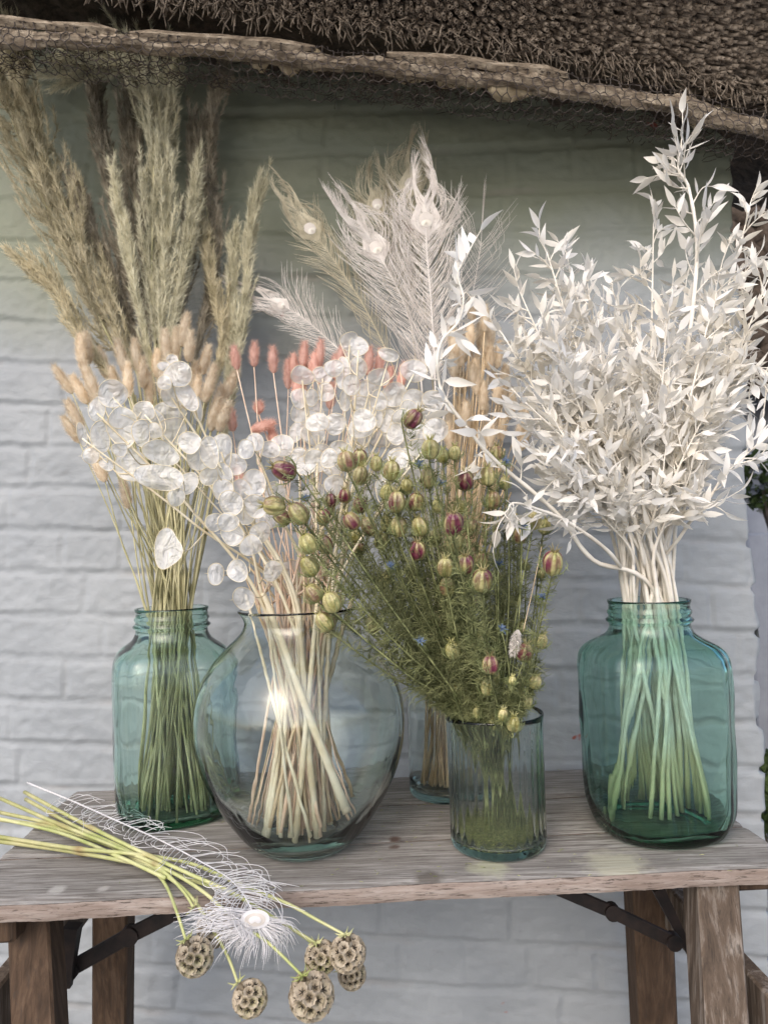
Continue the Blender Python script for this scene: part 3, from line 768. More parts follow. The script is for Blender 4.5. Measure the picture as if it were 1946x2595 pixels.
pampas('short pale green pampas plume spreading right from the cream plumes', 'pampas_cream', [(415, 930), (450, 760), (480, 600), (497, 470)], [1.14, 1.18, 1.2, 1.21], .016, .8)
pampas('narrow grey pampas spike left of the cream plumes', 'pampas_cream', [(390, 960), (350, 760), (320, 620), (292, 470)], [1.13, 1.16, 1.18, 1.2], .013, .7)
pampas('tall dark pampas plume rising right of the cream plumes', 'pampas_brown', [(480, 960), (530, 760), (540, 560), (530, 360), (570, 160)], [1.2, 1.24, 1.26, 1.27, 1.27], .030, 1.3)
pampas('thin brown pampas plume between cream and tall dark plumes', 'pampas_brown', [(440, 900), (470, 720), (485, 520), (490, 340)], [1.21, 1.25, 1.27, 1.27], .022, .8)
pampas('olive pampas spike low behind the tall dark plume', 'pampas_tan', [(500, 1100), (560, 880), (540, 720), (515, 560)], [1.17, 1.2, 1.22, 1.24], .016, .8)
pampas('rightmost pale green pampas plume ending halfway up the wall', 'pampas_cream', [(560, 1180), (590, 960), (620, 780), (632, 620), (655, 500)], [1.15, 1.18, 1.22, 1.24, 1.25], .017, 1.0)
pampas('short grey green pampas plume beside the rightmost one', 'pampas_cream', [(560, 1120), (585, 900), (590, 760), (592, 640)], [1.16, 1.2, 1.23, 1.25], .013, .8)
GL = 'dry olive grass stalk without a head, among the stems in the left green jar'
for k in range(46):
    a = U(-1, 1); top = W(435 + a * 120 + U(-20, 20), U(960, 1150), U(1.04, 1.22)); f, m_ = vstem(JB[0], .30, .043, .079, top)
    mb = MB(); pth = spline([f, m_, (m_ + top) / 2 + rv(.006), top], 5); mb.tube(pth, [.0021 * (1 - .5 * i / len(pth)) for i in range(len(pth))], 5)
    o = build('grass_stalk', mb, M['grass_stem'], None, loc=f); tag(o, GL, 'dried grass', 'bare grass stalks in the left green jar')
# narrow leaves/husks lying inside the left jar handled by stems

# ------------------------------------------------------------------ bunny tails
def bunny(label, cat_group, px, py, Y, base, H, Rm, Rb, matk, stemk, L_=.044, r_=.0095, lean=None, hairs=1100, sr=.0012):
    c = W(px, py, Y); f, m_ = vstem(base, H, Rm, Rb if base is not VB else .055, c, zb=.026 if base is VB else .012)
    up = (c - m_).normalized()
    if lean is not None: up = (up * .3 + V(math.sin(lean), U(-.15, .15), math.cos(lean))).normalized()
    else: up = (up * .7 + V(U(-.2, .2), U(-.2, .2), .7)).normalized()
    bot = c - up * L_ / 2; t = thing('bunny_tail_grass', label, 'bunny tail grass', f, cat_group)
    mid = (m_ + bot) / 2 + rv(.008) if H > 0 else (m_ + bot) / 2
    mb = MB(); pth = spline([f, m_, mid, bot], 6); mb.tube(pth, [sr * (1.15 - .5 * i / len(pth)) for i in range(len(pth))], 5); build('stem', mb, M[stemk], t)
    mb = MB(); n_ = 10; K = 9; a = up.orthogonal().normalized(); b = up.cross(a); base_i = len(mb.v)
    def R(u): return r_ * (math.sin(PI * (u * .92 + .05)) ** .55) * (1.08 - .30 * u)
    for i in range(K + 1):
        u = i / K; 
        for j in range(n_):
            an = 2 * PI * j / n_; mb.vert(bot + up * L_ * u + (a * math.cos(an) + b * math.sin(an)) * R(u) * .82 * U(.95, 1.05))
    for i in range(K):
        for j in range(n_): mb.face(base_i + i * n_ + j, base_i + i * n_ + (j + 1) % n_, base_i + (i + 1) * n_ + (j + 1) % n_, base_i + (i + 1) * n_ + j)
    for k in range(hairs):
        u = random.random(); an = U(0, 2 * PI); d = a * math.cos(an) + b * math.sin(an); p = bot + up * L_ * u + d * R(u) * .8
        mb.hair(p, p + (d * U(.4, 1.0) + up * U(.5, 1.2) + rv(.2)).normalized() * U(.004, .0095), .00042)
    build('flower_head', mb, M[matk], t)
tanL = [(525,430,0),(490,450,0),(730,480,-.3),(820,470,-.15),(380,620,-.62),(430,920,-.6),(620,520,-.3),(945,520,.1),(1110,320,.25),(1060,400,0),(1140,420,.1),(1235,500,.25),(1170,600,.1),(1000,420,-.1),
        (540,620,-.4),(900,680,0),(1385,650,.5),(770,620,0),(1310,760,.3),(690,640,-.2),(860,580,0),(480,680,-.5),(1180,700,.1),(1260,640,.3),(570,720,-.4),(1290,830,.3),(1345,840,.4),(755,1300,-.1),(590,1130,-.4),(450,830,-.5),(980,620,0),(1060,560,.1),(1110,690,.1)]
tanL = [(x / 2.37, y / 2.37 + 700, l) for x, y, l in tanL]
rl = rows([(x, y) for x, y, _ in tanL], ['top', 'second', 'third', 'lowest'])
for (x, y, l), s_ in zip(tanL, rl):
    far = (0 if y < 960 else 1)
    bunny(f'fuzzy tan bunny tail, {s_} above left green jar', 'tan bunny tails in the left green jar', x, y, U(1.03, 1.1) if far else U(1.08, 1.16), JB[0], .30, .042, .07, 'bunny_tan', 'grass_stem', U(.044, .056), U(.0078, .0095), l)
pink = [(597,907,-.1,.034),(645,898,.05,.038),(692,911,0,.04),(587,1063,-.1,.035),(656,1033,.1,.018),(667,1080,1.5,.036),(692,1109,-.2,.038),(730,948,0,.045),(745,927,0,.04),(770,897,.1,.04),(810,897,.15,.045),(774,940,0,.045),(795,930,.1,.045),
        (753,985,-.1,.04),(863,905,.2,.036),(935,914,.1,.045),(962,918,.1,.042),(838,1002,.1,.04),(820,960,.1,.042),(880,960,.1,.04),(900,990,.1,.04),(610,1213,-.3,.038),(985,960,.2,.04),(850,930,0,.04),(1020,950,.2,.04),(770,1010,0,.04)]
rl = rows([(x, y) for x, y, *_ in pink], ['top', 'middle', 'lowest'])
for (x, y, l, L_), s_ in zip(pink, rl):
    Y = 1.06 if x < 720 else 1.12
    bunny(f'coral pink bunny tail, {s_} behind the honesty in big vase', 'pink bunny tails in the big vase', x, y, Y + U(-.02, .02), VB, .30, .05, .075, 'bunny_pink', 'straw_pink', L_, U(.0072, .009), l, 700)
tanR = [(1195,785,0),(1229,806,.1),(1191,848,0),(1215,850,0),(1148,848,-.1),(1241,907,.1),(1262,992,.1),(1250,965,0),(1207,966,0),(1210,920,0),(1262,1051,-.1),(1292,1017,.3),(1180,1050,0)]
while len(tanR) < 52:
    x = U(1130, 1345); y = U(830 + abs(x - 1210) * .5, 1120); tanR.append((x, y, (x - 1200) * .0025))
rl = rows([(x, y) for x, y, _ in tanR], ['top', 'second', 'third', 'fourth', 'lowest'])
for (x, y, l), s_ in zip(tanR, rl):
    bunny(f'sandy bunny tail, {s_} behind the curved white branch', 'tan bunny tails in the cylinder vase', x, y, U(1.10, 1.24), BB, .235, .046, .044, 'bunny_tan', 'straw', U(.034, .046), U(.0078, .0098), l, 700)
for k in range(36):
    top = W(U(1120, 1300), U(1100, 1300), U(1.08, 1.2)); f, m_ = vstem(BB, .235, .035, .046, top)
    mb = MB(); pth = spline([f, m_, top], 6); mb.tube(pth, .0014, 5); tag(build('straw_stalk', mb, M['straw'], None, loc=f), 'bare straw stalk among the others in the plain cylinder vase', 'straw', 'bare straws in the cylinder vase')

# ------------------------------------------------------------------ peacock feathers
def feather(label, path, Ys, eye_t, eye_r, blen, mk, nb=130, base=None, H=.235, face=V(0, -1, 0), lo=.12, spread=1.0, group='white peacock feathers', curl=.3, wid=.0008, tipfan=1.0, segs=7):
    P = [W(x, y, yy) for (x, y), yy in zip(path, Ys)]; sp = spline(P, 12)     # visible base -> tip
    if base is not None:
        f, m_ = vstem(base, H, .035, .045, P[0]); full = spline([f, m_, P[0]], 6)[:-1] + sp
    else: f = P[0]; full = sp
    t = thing('peacock_feather', label, 'feather', f, group)
    mb = MB(); n_ = len(full); mb.tube(full, [.0016 * (1 - .75 * i / n_) for i in range(n_)], 5); build('shaft', mb, M[mk], t)
    clump = {}
    mb = MB(); L0 = sum((b - a).length for a, b in zip(sp, sp[1:]))
    for i in range(nb):
        s_ = lo + (1.0 - lo) * (i + random.random() * .7) / nb
        p = at(sp, s_); tg = tan_at(sp, min(s_, .999)); sd_ = tg.cross(face).normalized(); nr = sd_.cross(tg).normalized()
        near = math.exp(-((s_ - eye_t) / .16) ** 2)
        for sg in (-1, 1):
            if random.random() < .08: continue
            ck = (int(i / 11), sg)
            if ck not in clump: clump[ck] = (U(.75, 1.25), U(-.012, .012), U(-.02, .02), U(-.1, 1.0), U(.85, 1.15))
            cw, cn, cs_, co_, cl = clump[ck]
            Lb = blen * (.75 + .35 * math.sin(s_ * 3)) * U(.7, 1.1)
            if s_ > eye_t - .10:   # barbs that wrap the eye and rise past it as flame tips
                k = min(1, (s_ - eye_t + .10) / .14)
                Lb = blen * cl * U(.88, 1.05); out_ = eye_r * (1.45 - .95 * k) * cw * U(.9, 1.1) * tipfan
                a0 = p; a1 = p + sd_ * sg * out_ + tg * Lb * .30; a2 = p + sd_ * sg * out_ * U(.7, 1.1) + tg * Lb * .68; a3 = p + sd_ * sg * out_ * (co_ * .8 + U(-.3, .35)) + tg * Lb * U(.86, 1.0) + nr * (cn + U(-.002, .002))
            else:
                ang = U(.48, .78) * spread
                a0 = p; a1 = p + (tg * math.cos(ang) + sd_ * sg * math.sin(ang)) * Lb * .34
                a2 = a1 + (tg * math.cos(ang * .75) + sd_ * sg * math.sin(ang * .75)) * Lb * .34 + nr * U(-.01, .01)
                a3 = a2 + (tg * math.cos(ang * (1 - curl * 2.4)) + sd_ * sg * math.sin(ang * (1 - curl * 1.5))) * Lb * .34 + nr * cn * 1.5 + sd_ * cs_ + rv(.003)
            cv_ = spline([a0, a1, a2, a3], max(2, segs // 3)); kk = len(cv_)
            mb.tube(cv_, [wid * .75] + [wid * U(.5, .7)] * (kk - 2) + [wid * .25], 3, cap=False)
    build('barbs', mb, M[mk], t)
    # the eye: three nested slightly domed ovals, heart notch in the innermost
    if eye_r > 0:
        c = at(sp, eye_t); tg = tan_at(sp, eye_t); sd_ = tg.cross(face).normalized(); nr = sd_.cross(tg).normalized()
        if nr.dot(CAM - c) < 0: nr = -nr
        for nm, rs, lift, mm, up_ in (('eye_outer', (.74, 1.05), .0006, mk, .22), ('eye_ring', (.44, .52), .003, 'feather_eye_rim', .06), ('eye_centre', (.31, .30), .0045, 'feather_eye', -.14)):
            mb = MB(); n_ = 30
            if nm == 'eye_outer':      # dense fine barbs fanning up round the eye
                for k in range(110):
                    an = U(-1, 1); lat = math.sin(an * 1.5) * eye_r * .98; hgt = eye_r * (.25 + 1.15 * math.cos(an * 1.4)) * U(.7, 1.12); b0 = c - tg * eye_r * 1.1
                    mb.tube(spline([b0, c + sd_ * lat * .95 - tg * eye_r * .2, c + sd_ * lat * .7 + tg * hgt, c + sd_ * lat * U(.2, .6) + tg * hgt * 1.35], 3), [.00055] * 7 + [.0004, .0003, .00015], 3, cap=False)
                build(nm, mb, M[mm], t); continue
            ci = mb.vert(c + nr * (lift + .001) + tg * eye_r * up_); rg = []
            for k in range(n_):
                an = 2 * PI * k / n_; rr_ = eye_r * (1 + U(-.04, .04))
                notch = 1 - (.75 * math.exp(-((an - 1.5 * PI) / .35) ** 2) if nm == 'eye_centre' else 0)
                ey = math.sin(an) * rs[1] * notch; ex = math.cos(an) * rs[0]
                if nm == 'eye_outer' and math.sin(an) < 0: ex *= 1 - .35 * abs(math.sin(an)); ey *= 1.1
                rg.append(mb.vert(c + nr * lift * (.4) + tg * (ey + up_) * rr_ + sd_ * ex * rr_))
            for k in range(n_): mb.face(ci, rg[k], rg[(k + 1) % n_])
            build(nm, mb, M[mm], t)
feather('tallest upright white peacock feather with bright heart shaped eye', [(1105, 1080), (1100, 900), (1092, 760), (1082, 640), (1080, 560), (1075, 500)], [1.10, 1.12, 1.13, 1.14, 1.15, 1.155], .80, .026, .102, 'feather', 190, BB, spread=1.05, tipfan=1.25)
feather('white peacock feather with its eye just left of the tallest one', [(1075, 1080), (1060, 900), (1020, 760), (975, 670), (945, 615), (905, 560)], [1.12, 1.14, 1.16, 1.17, 1.18, 1.185], .74, .024, .105, 'feather', 160, BB, tipfan=1.1)
feather('cream peacock feather curling left with narrow dark lined eye', [(1040, 1090), (1000, 940), (930, 790), (860, 680), (810, 610), (770, 560), (730, 500)], [1.16, 1.19, 1.21, 1.22, 1.23, 1.235, 1.24], .76, .022, .075, 'feather_cream', 130, BB, tipfan=.9, spread=.75, lo=.2)
feather('faint white peacock feather low at left pointing toward the pampas', [(1000, 1080), (900, 930), (820, 850), (760, 800), (715, 775), (670, 755)], [1.16, 1.19, 1.21, 1.22, 1.225, 1.23], .80, .014, .085, 'feather', 100, BB, spread=.8, lo=.15)
feather('white peacock feather hidden behind the tallest one, looped tip above it', [(1105, 1060), (1085, 860), (1060, 640), (1040, 500), (1045, 440)], [1.17, 1.2, 1.22, 1.23, 1.235], .86, .022, .10, 'feather_cream', 130, BB, tipfan=1.3, lo=.3)
feather('small cream peacock feather between the two bright eyes', [(1070, 1060), (1040, 820), (990, 640), (960, 540), (955, 500)], [1.18, 1.21, 1.23, 1.24, 1.245], .85, .02, .09, 'feather_cream', 110, BB, lo=.3)
feather('wispy white peacock feather leaning right above the sandy bunny tails', [(1120, 1080), (1150, 920), (1190, 780), (1215, 640), (1220, 590)], [1.13, 1.17, 1.21, 1.23, 1.235], .95, 0, .10, 'feather', 60, BB, spread=1.0, lo=.1, wid=.0006)
# swept side vane of the tallest feather is part of its barbs
# loose white feather across the bench
LF = [(115, 55), (300, 130), (480, 210), (680, 300), (850, 390), (960, 455), (1020, 520), (1060, 590), (1080, 640)]
def c6(x, y): return (x / 1.659, y / 1.659 + 1950)
P = []
for i, (x, y) in enumerate(LF):
    X, Yp = c6(x, y)
    if i < 6: P.append(T(X, Yp, ZT + .018 + .004 * math.sin(i)))
    else: P.append(W(X, Yp, [.815, .80, .793][i - 6]))
sp = spline(P, 8)
lf = thing('peacock_feather', 'loose bright white peacock feather lying across the bench, eye hanging over the edge', 'feather', P[0])
mb = MB(); n_ = len(sp); mb.tube(sp, [.0014 * (1 - .75 * i / n_) for i in range(n_)], 5); build('shaft', mb, M['white_feather'], lf)
mb = MB(); up = V(0, 0, 1)
for i in range(190):
    s_ = .10 + .88 * (i / 190) ** .8; p = at(sp, s_); tg = tan_at(sp, s_)
    for sg in (-1, 1):
        if s_ > .86 or random.random() < .28 + .3 * s_: continue
        sd_ = tg.cross(up).normalized() * sg
        Lb = U(.04, .085) if s_ < .8 else U(.03, .05); k = U(.2, 1.3)
        a1 = p + sd_ * Lb * .3 + tg * Lb * .25 + up * U(-.004, .006); a2 = a1 + sd_ * Lb * U(-.05, .25) + tg * Lb * .35 * k; a3 = a2 + tg * Lb * U(.1, .5) * k + sd_ * Lb * U(-.35, .2) + rv(.006)
        for a in (a1, a2, a3):
            if a.y > .838: a.z = max(a.z, ZT + .001)
        cv_ = spline([p, a1, a2, a3], 4); mb.tube(cv_, [.0005] * (len(cv_) - 3) + [.0004, .0003, .00015], 3, cap=False)
ec = W(*c6(1075, 640), .785); dwn = V(.10, -.1, -1).normalized(); sdv = V(1, 0, .1)
for i in range(150):     # fan around and below the eye
    an = U(-1.9, 1.9); rr_ = U(.02, .045)
    st0 = P[-2] + (P[-1] - P[-2]) * random.random() + V(0, -.004, 0)
    e = ec + V(math.sin(an) * .026, U(-.008, .004), -math.cos(an) * .020 - .002) * U(.7, 1.0); o = e + (V(math.sin(an) * .7 - .25, 0, -math.cos(an) * .6 - .35)).normalized() * rr_ * U(.3, .9) + V(0, U(-.01, .006), 0)
    mb.tube(spline([st0, e, (e + o) / 2 + V(math.sin(an) * .004, 0, .002), o], 3), [.0004] * 7 + [.0003, .0002, .0001], 3, cap=False)
for i in range(46):      # long barbs trailing to the left
    st0 = at(sp, U(.86, .97)); e1 = W(*c6(U(880, 1000), U(575, 680)), .79 + U(-.006, .006)); e2 = W(*c6(U(720, 860), U(600, 715)), .785 + U(-.01, .006))
    mb.tube(spline([st0, e1, (e1 + e2) / 2 + V(0, 0, U(-.003, .006)), e2], 4), [.0005] * 10 + [.0003, .0002, .00012], 3, cap=False)
build('barbs', mb, M['white_feather'], lf)
for nm, rx, rz, off, mm in (('eye_outer', .0150, .010, .001, 'white_feather'), ('eye_ring', .0108, .0068, .0022, 'feather_eye_rim'), ('eye_centre', .0065, .0042, .0034, 'white_feather')):
    mb = MB(); ci = mb.vert(ec + V(0, -off - .001, .003)); rg = []
    for k in range(28):
        an = 2 * PI * k / 28; nt_ = 1 - (.6 * math.exp(-((an - 1.5 * PI) / .4) ** 2) if nm == 'eye_centre' else 0)
        rg.append(mb.vert(ec + V(math.cos(an) * rx, -off, math.sin(an) * rz * nt_ + .003)))
    for k in range(28): mb.face(ci, rg[k], rg[(k + 1) % 28])
    build(nm, mb, M[mm], lf)

# ------------------------------------------------------------------ honesty (lunaria)
def disc(mb, c, nrm, ax, rx, ry, tear=0.0):
    """thin wavy oval membrane with a fine rim"""
    ay = nrm.cross(ax).normalized(); ax = ay.cross(nrm).normalized(); n_ = 22; K = 5; ph = U(0, 6); ph2 = U(0, 6)
    def P(u, an):
        ex = math.cos(an); ey = math.sin(an); r = 1 + .06 * math.sin(2 * an + ph) + .04 * math.sin(3 * an + ph2)
        if tear: r *= 1 + tear * max(0, ex) ** 6; ey *= 1 - tear * .5 * max(0, ex) ** 2
        w_ = .20 * rx * (math.sin(an * 2 + ph) * u * u * .8 + .5 * math.sin(an * 3 + ph2 + u * 4) * u)
        return c + ax * ex * rx * r * u + ay * ey * ry * r * u + nrm * w_
    b = len(mb.v); ci = mb.vert(c)
    rings = []
    for k in range(1, K + 1): rings.append([mb.vert(P(k / K, 2 * PI * j / n_)) for j in range(n_)])
    mb.m = 0
    for j in range(n_): mb.face(ci, rings[0][j], rings[0][(j + 1) % n_])
    for a, bb in zip(rings, rings[1:]):
        for j in range(n_): mb.face(a[j], bb[j], bb[(j + 1) % n_], a[(j + 1) % n_])
    mb.m = 1; rim = [P(1.0, 2 * PI * j / n_) for j in range(n_ + 1)]; mb.tube(rim, .00042, 4, cap=False)
    return P(1.0, PI), P(1.0, 0)
podsL = [(287,997,35,30,0),(247,1037,18,32,0),(209,1101,10,30,0),(310,1092,34,38,0),(310,1060,30,26,0),(255,1107,22,35,0),(359,1097,22,30,0),(367,1041,25,22,0),(382,1063,30,28,0),(428,1046,38,25,0),(451,949,34,28,0),(418,970,16,18,0),(416,928,14,12,0),
 (437,911,14,12,0),(437,1004,25,28,0),(475,1004,22,35,-.5),(502,1037,12,28,0),(439,1092,34,32,0),(392,1092,18,20,0),(409,1147,42,28,.1),(481,1122,27,25,0),(333,1179,38,36,0),(405,1210,52,31,.15),(304,1139,18,16,0),(447,1261,20,22,0),(422,1392,28,47,.1),
 (270,1177,20,12,.6),(232,1155,18,20,0),(502,1160,28,28,0),(531,1147,22,38,0),(561,1135,24,35,0),(597,1177,25,25,0),(567,1198,20,24,0),(477,1223,22,28,0),(531,1206,22,22,0),(645,1122,22,22,0),(624,1139,20,22,0),(683,1139,24,20,0),(586,1274,28,28,0),
 (643,1225,30,30,0),(650,1282,30,26,0),(675,1316,28,26,0),(637,1383,25,25,0),(548,1455,20,24,0),(603,1447,24,26,0),(692,1447,22,24,0),(590,1354,26,26,0),(544,1324,20,22,0),(578,1324,24,22,0),(618,1517,24,28,0),(565,1240,22,26,0),(610,1240,24,24,0),(700,1255,26,26,0),(620,1300,24,28,0),(660,1350,24,26,0)]
podsR = [(886,865,23,22,0),(909,878,22,24,0),(766,952,28,22,.4),(818,950,22,21,0),(846,933,22,20,0),(869,945,16,40,0),(907,935,20,28,0),(759,1009,20,25,0),(791,1007,16,20,0),(825,994,22,21,0),(960,956,25,22,0),(1000,1000,31,27,0),(1048,939,30,27,0),(985,899,26,14,.3),
 (922,1032,30,26,0),(968,1020,24,24,0),(981,1066,24,27,0),(916,1070,24,28,0),(875,1015,14,24,0),(804,1070,28,22,0),(850,1074,26,24,0),(753,1095,17,28,.6),(795,1104,28,26,0),(800,1167,28,26,0),(837,1188,28,16,.5),(728,1167,34,28,0),(960,1108,22,26,0),(1006,1120,24,22,0),
 (1040,1032,24,26,0),(1103,1091,30,28,0),(1099,1015,26,24,0),(1061,1137,30,24,0),(696,1445,23,22,0),(738,1445,24,26,0),(738,1513,14,28,0),(685,1538,24,22,0),(935,985,24,22,0),(890,975,22,24,0),(948,1060,22,24,0),(1020,1060,24,22,0),(1075,1060,22,26,0),(1010,1160,26,22,0)]
while len(podsR) < 88:
    x = U(690, 1060); y = U(1010, 1330)
    if y < 1330 - (x - 800) * .45 and abs(y - 1150) < 260: podsR.append((x, y, U(18, 30), U(20, 28), 0))
def honesty(pods, Yf, group, Ylab, n_stem):
    mouth = (732, 1555)
    idx = sorted(range(len(pods)), key=lambda i: math.atan2(pods[i][0] - mouth[0], mouth[1] - pods[i][1]))
    per = math.ceil(len(idx) / n_stem); g = [idx[i:i + per] for i in range(0, len(idx), per)]
    for gi, ids in enumerate(g):
        tipi = max(ids, key=lambda i: mouth[1] - pods[i][1]); tx0, ty0 = pods[tipi][:2]; Yt = Yf(tx0, ty0)
        tip = W(tx0, ty0 + 10, Yt); f, m_ = vstem(VB, .30, .058, .06, tip, spread=1.1, zb=.02)
        mid = (m_ + tip) / 2 + V(0, 0, .01) + rv(.01)
        pth = spline([f, m_, mid, tip], 9); n_ = len(pth); R0_ = U(.0016, .0040)
        o_ = ['leftmost'] + [ORD[k] + ' from left' for k in range(1, len(g) - 1)] + ['rightmost']
        t = thing('honesty_stem', f'{Ylab}, {o_[gi]} of them in big vase', 'honesty', f, group)
        mb = MB(); rad = [R0_ * (1 - .82 * (i / n_) ** .7) + .0004 for i in range(n_)]; mb.tube(pth, rad, 7)
        for i in ids:
            px, py, rx, ry, rot = pods[i]; Yp = Yt + U(-.035, .035); c = W(px, py, Yp); sc_ = Yp / F_PX
            nrm = (CAM - c).normalized() + rv(.38); nrm.normalize(); ax = Rv * math.cos(rot) - Uv * math.sin(rot)
            pm = MB(); e0_, e1_ = disc(pm, c, nrm, ax, rx * sc_ * 1.12, ry * sc_ * 1.12, .35 if (px, py) == (422, 1392) else 0)
            u = .52 + .45 * random.random(); 
            best = min([q / 30 for q in range(11, 30)], key=lambda q: (at(pth, q) - c).length + .25 * abs((c - at(pth, q)).z - .05)); u = max(.42, best - .04)
            a = at(pth, u); en = e0_ if (e0_ - a).length < (e1_ - a).length else e1_; ot = e1_ if en is e0_ else e0_
            mb.tube(spline([a, (a + en) / 2 + V(0, 0, -.006) + rv(.005), en], 4), [.0009] * 4 + [.0007] * 4 + [.0006], 4, cap=False)
            pm.m = 1; pm.tube([ot, ot + (ot - c).normalized() * .004], [.0004, .0001], 3, cap=False)
            build('seed_pod', pm, [M['honesty'], M['lunaria_stem']], t)
        build('stem', mb, M['lunaria_stem'], t)
honesty(podsL, lambda x, y: .86 + max(0, x - 420) * .00035 + U(-.015, .015), 'honesty stems of the left spray', 'large podded honesty stem in left spray', 9)
honesty(podsR, lambda x, y: .98 + U(-.03, .05), 'honesty stems of the middle spray', 'small podded honesty stem in middle spray', 13)
# thick bare cut stalks standing in the big vase
thick = [((690, 1560), (1, 0), (895, 2065), .0052, .88, 'thickest cream stalk slanting across the front of the big vase'), ((850, 1570), (1, 0), (665, 2130), .0048, 1.0, 'broad pale stalk leaning left low in the big vase'),
         ((760, 1580), (1, 0), (818, 2140), .0042, .90, 'bright white split stalk standing near vase middle'), ((800, 1570), (1, 0), (742, 2150), .0040, .91, 'pale stalk with frayed foot left of the split white one'),
         ((880, 1560), (1, 0), (740, 2000), .0040, 1.0, 'slanting pinkish stalk behind the others in the big vase'), ((640, 1570), (1, 0), (795, 2140), .0021, .89, 'thin straight cream stalk slanting to the vase foot, right'), ((680, 1570), (1, 0), (733, 2140), .0019, .885, 'thin straight cream stalk slanting to the vase foot, left')]
for (a, _, b, r, Y, lab) in thick:
    q = W(*b, Y); q.z = max(q.z, VB.z + .022); p = W(*a, .93 if Y < .95 else .99); e = p + (p - q) * .12
    # keep the foot inside the glass
    o = q - VB; h = o.z; o.z = 0; lim = .052 + min(.06, (h - .02) * 1.1)
    if o.length > lim: q = VB + o.normalized() * lim + V(0, 0, h)
    mb = MB(); pth = spline([q, (p + q) / 2 + rv(.003), p, e], 6); mb.tube(pth, [r * (1.05 - .45 * i / len(pth)) * U(.95, 1.05) for i in range(len(pth))], 9)
    tag(build('cut_stalk', mb, M['lunaria_stem'], None, loc=q), lab, 'dried stalk', 'thick cut stalks in the big vase')
for k in range(58):
    a = U(-1, 1); top = W(740 + a * 120, U(1330, 1520), U(.94, 1.06)); f, m_ = vstem(VB, .30, .056, .072, top, 1.2, zb=.024)
    f = VB + V((f - VB).x + U(-.02, .02), (f - VB).y, U(.022, .05)); o = f - VB; h = o.z; o.z = 0
    lim = .058 + (h - .02) * .8
    if o.length > lim: f = VB + o.normalized() * lim + V(0, 0, h)
    mb = MB(); pth = spline([f, f.lerp(m_, .5) + rv(.008), m_, top], 5); r = U(.0009, .0026); mb.tube(pth, [r * (1.1 - .5 * i / len(pth)) for i in range(len(pth))], 6)
    pk = k % 3; tag(build('straw_stalk', mb, M['straw_pink' if pk else 'straw'], None, loc=f), 'bare dry stalk among the crowd of stems inside the big vase', 'dried stalk', 'bare thin stalks in the big vase')

# ------------------------------------------------------------------ bleached ruscus
def leaf(mb, p, d, nrm, L_, w_):
    side = d.cross(nrm).normalized(); nrm = side.cross(d).normalized(); bend = U(-.5, .18); fold = U(.1, .35); K = 5; b = len(mb.v); tw = U(-.35, .35)
    for i in range(K + 1):
        u = i / K; ww = w_ * (math.sin(PI * min(1, u ** .72)) ** 1.05) * .5 if 0 < i < K else w_ * (.05 if i == 0 else 0)
        c = p + d * L_ * u + nrm * bend * L_ * u * u
        s2 = side * math.cos(tw * u) + nrm * math.sin(tw * u)
        mb.vert(c - s2 * ww + nrm * ww * fold); mb.vert(c); mb.vert(c + s2 * ww + nrm * ww * fold)
    for i in range(K):
        for q in (0, 1): mb.face(b + i * 3 + q, b + i * 3 + q + 1, b + (i + 1) * 3 + q + 1, b + (i + 1) * 3 + q)
def ruscus(label, path, Ys, r0=.0034, t0=.32, twigs=12, tl=.085, leafs=9, ls=1.0, side_bias=0):
    P = [W(x, y, yy) for (x, y), yy in zip(path, Ys)]
    f, m_ = vstem(JB[1], .30, .042, .068, P[min(1, len(P) - 1)])
    dr = (P[0] - m_).normalized()
    if dr.z > .3:
        g = m_ - dr * ((.288) / dr.z); o = g - JB[1]; o.z = 0
        if o.length > .066: o = o.normalized() * .066
        f = JB[1] + o + V(U(-.006, .006), U(-.006, .006), .013)
    full = spline([f, m_] + P, 8); n_ = len(full)
    t = thing('ruscus_branch', label, 'dried branch', f, 'bleached ruscus branches in the right green jar')
    mb = MB(); lm = MB(); mb.tube(full, [r0 * (1 - .85 * (i / n_)) * (1 + .10 * math.sin(i * 1.9)) + .0004 for i in range(n_)], 7, c=[min(1, max(0, (ZT + .13 - q.z) / .05)) for q in full])
    vis = spline([m_] + P, 8)
    for k in range(twigs + 1):
        u = t0 + (1 - t0) * k / twigs; p = at(vis, u); tg = tan_at(vis, min(u, .999))
        if k == twigs: d = tg; Lt = .045
        else:
            sd_ = tg.cross(rv()).normalized(); d = (tg * U(.6, 1.0) + sd_ * U(.55, .95)).normalized(); Lt = tl * U(.6, 1.15) * (1.15 - .55 * (u - t0) / (1 - t0))
        q1 = p + d * Lt * .5 + rv(.004); q2 = p + d * Lt + V(0, 0, U(-.012, .008)) + rv(.005)
        for q in (q1, q2):
            lim = 1.30 - WYAW * q.x - .02
            if q.y > lim: q.y = lim
        tw = spline([p, q1, q2], 5); mb.tube(tw, [.0011 - .00006 * i for i in range(len(tw))], 4, cap=False)
        nl = max(3, int(leafs * Lt / .085))
        for j in range(nl):
            v = .12 + .88 * (j + .5) / nl; a = at(tw, v); tt = tan_at(tw, v); s2 = tt.cross(rv()).normalized()
            dd = (tt * U(.55, 1.0) + s2 * U(.45, .9)).normalized() if j < nl - 1 else tt
            leaf(lm, a, dd, rv(), U(.022, .036) * ls, U(.0068, .0108) * ls)
    build('stem', mb, M['ruscus_stem'], t); build('leaves', lm, M['ruscus'], t)
ruscus('tallest white leafy branch rising above all others to a thin tip', [(1690, 1250), (1740, 900), (1765, 640), (1745, 480), (1718, 430), (1724, 375)], [.97, .96, .95, .95, .95, .95], .0042, .34, 24, .062, 8)
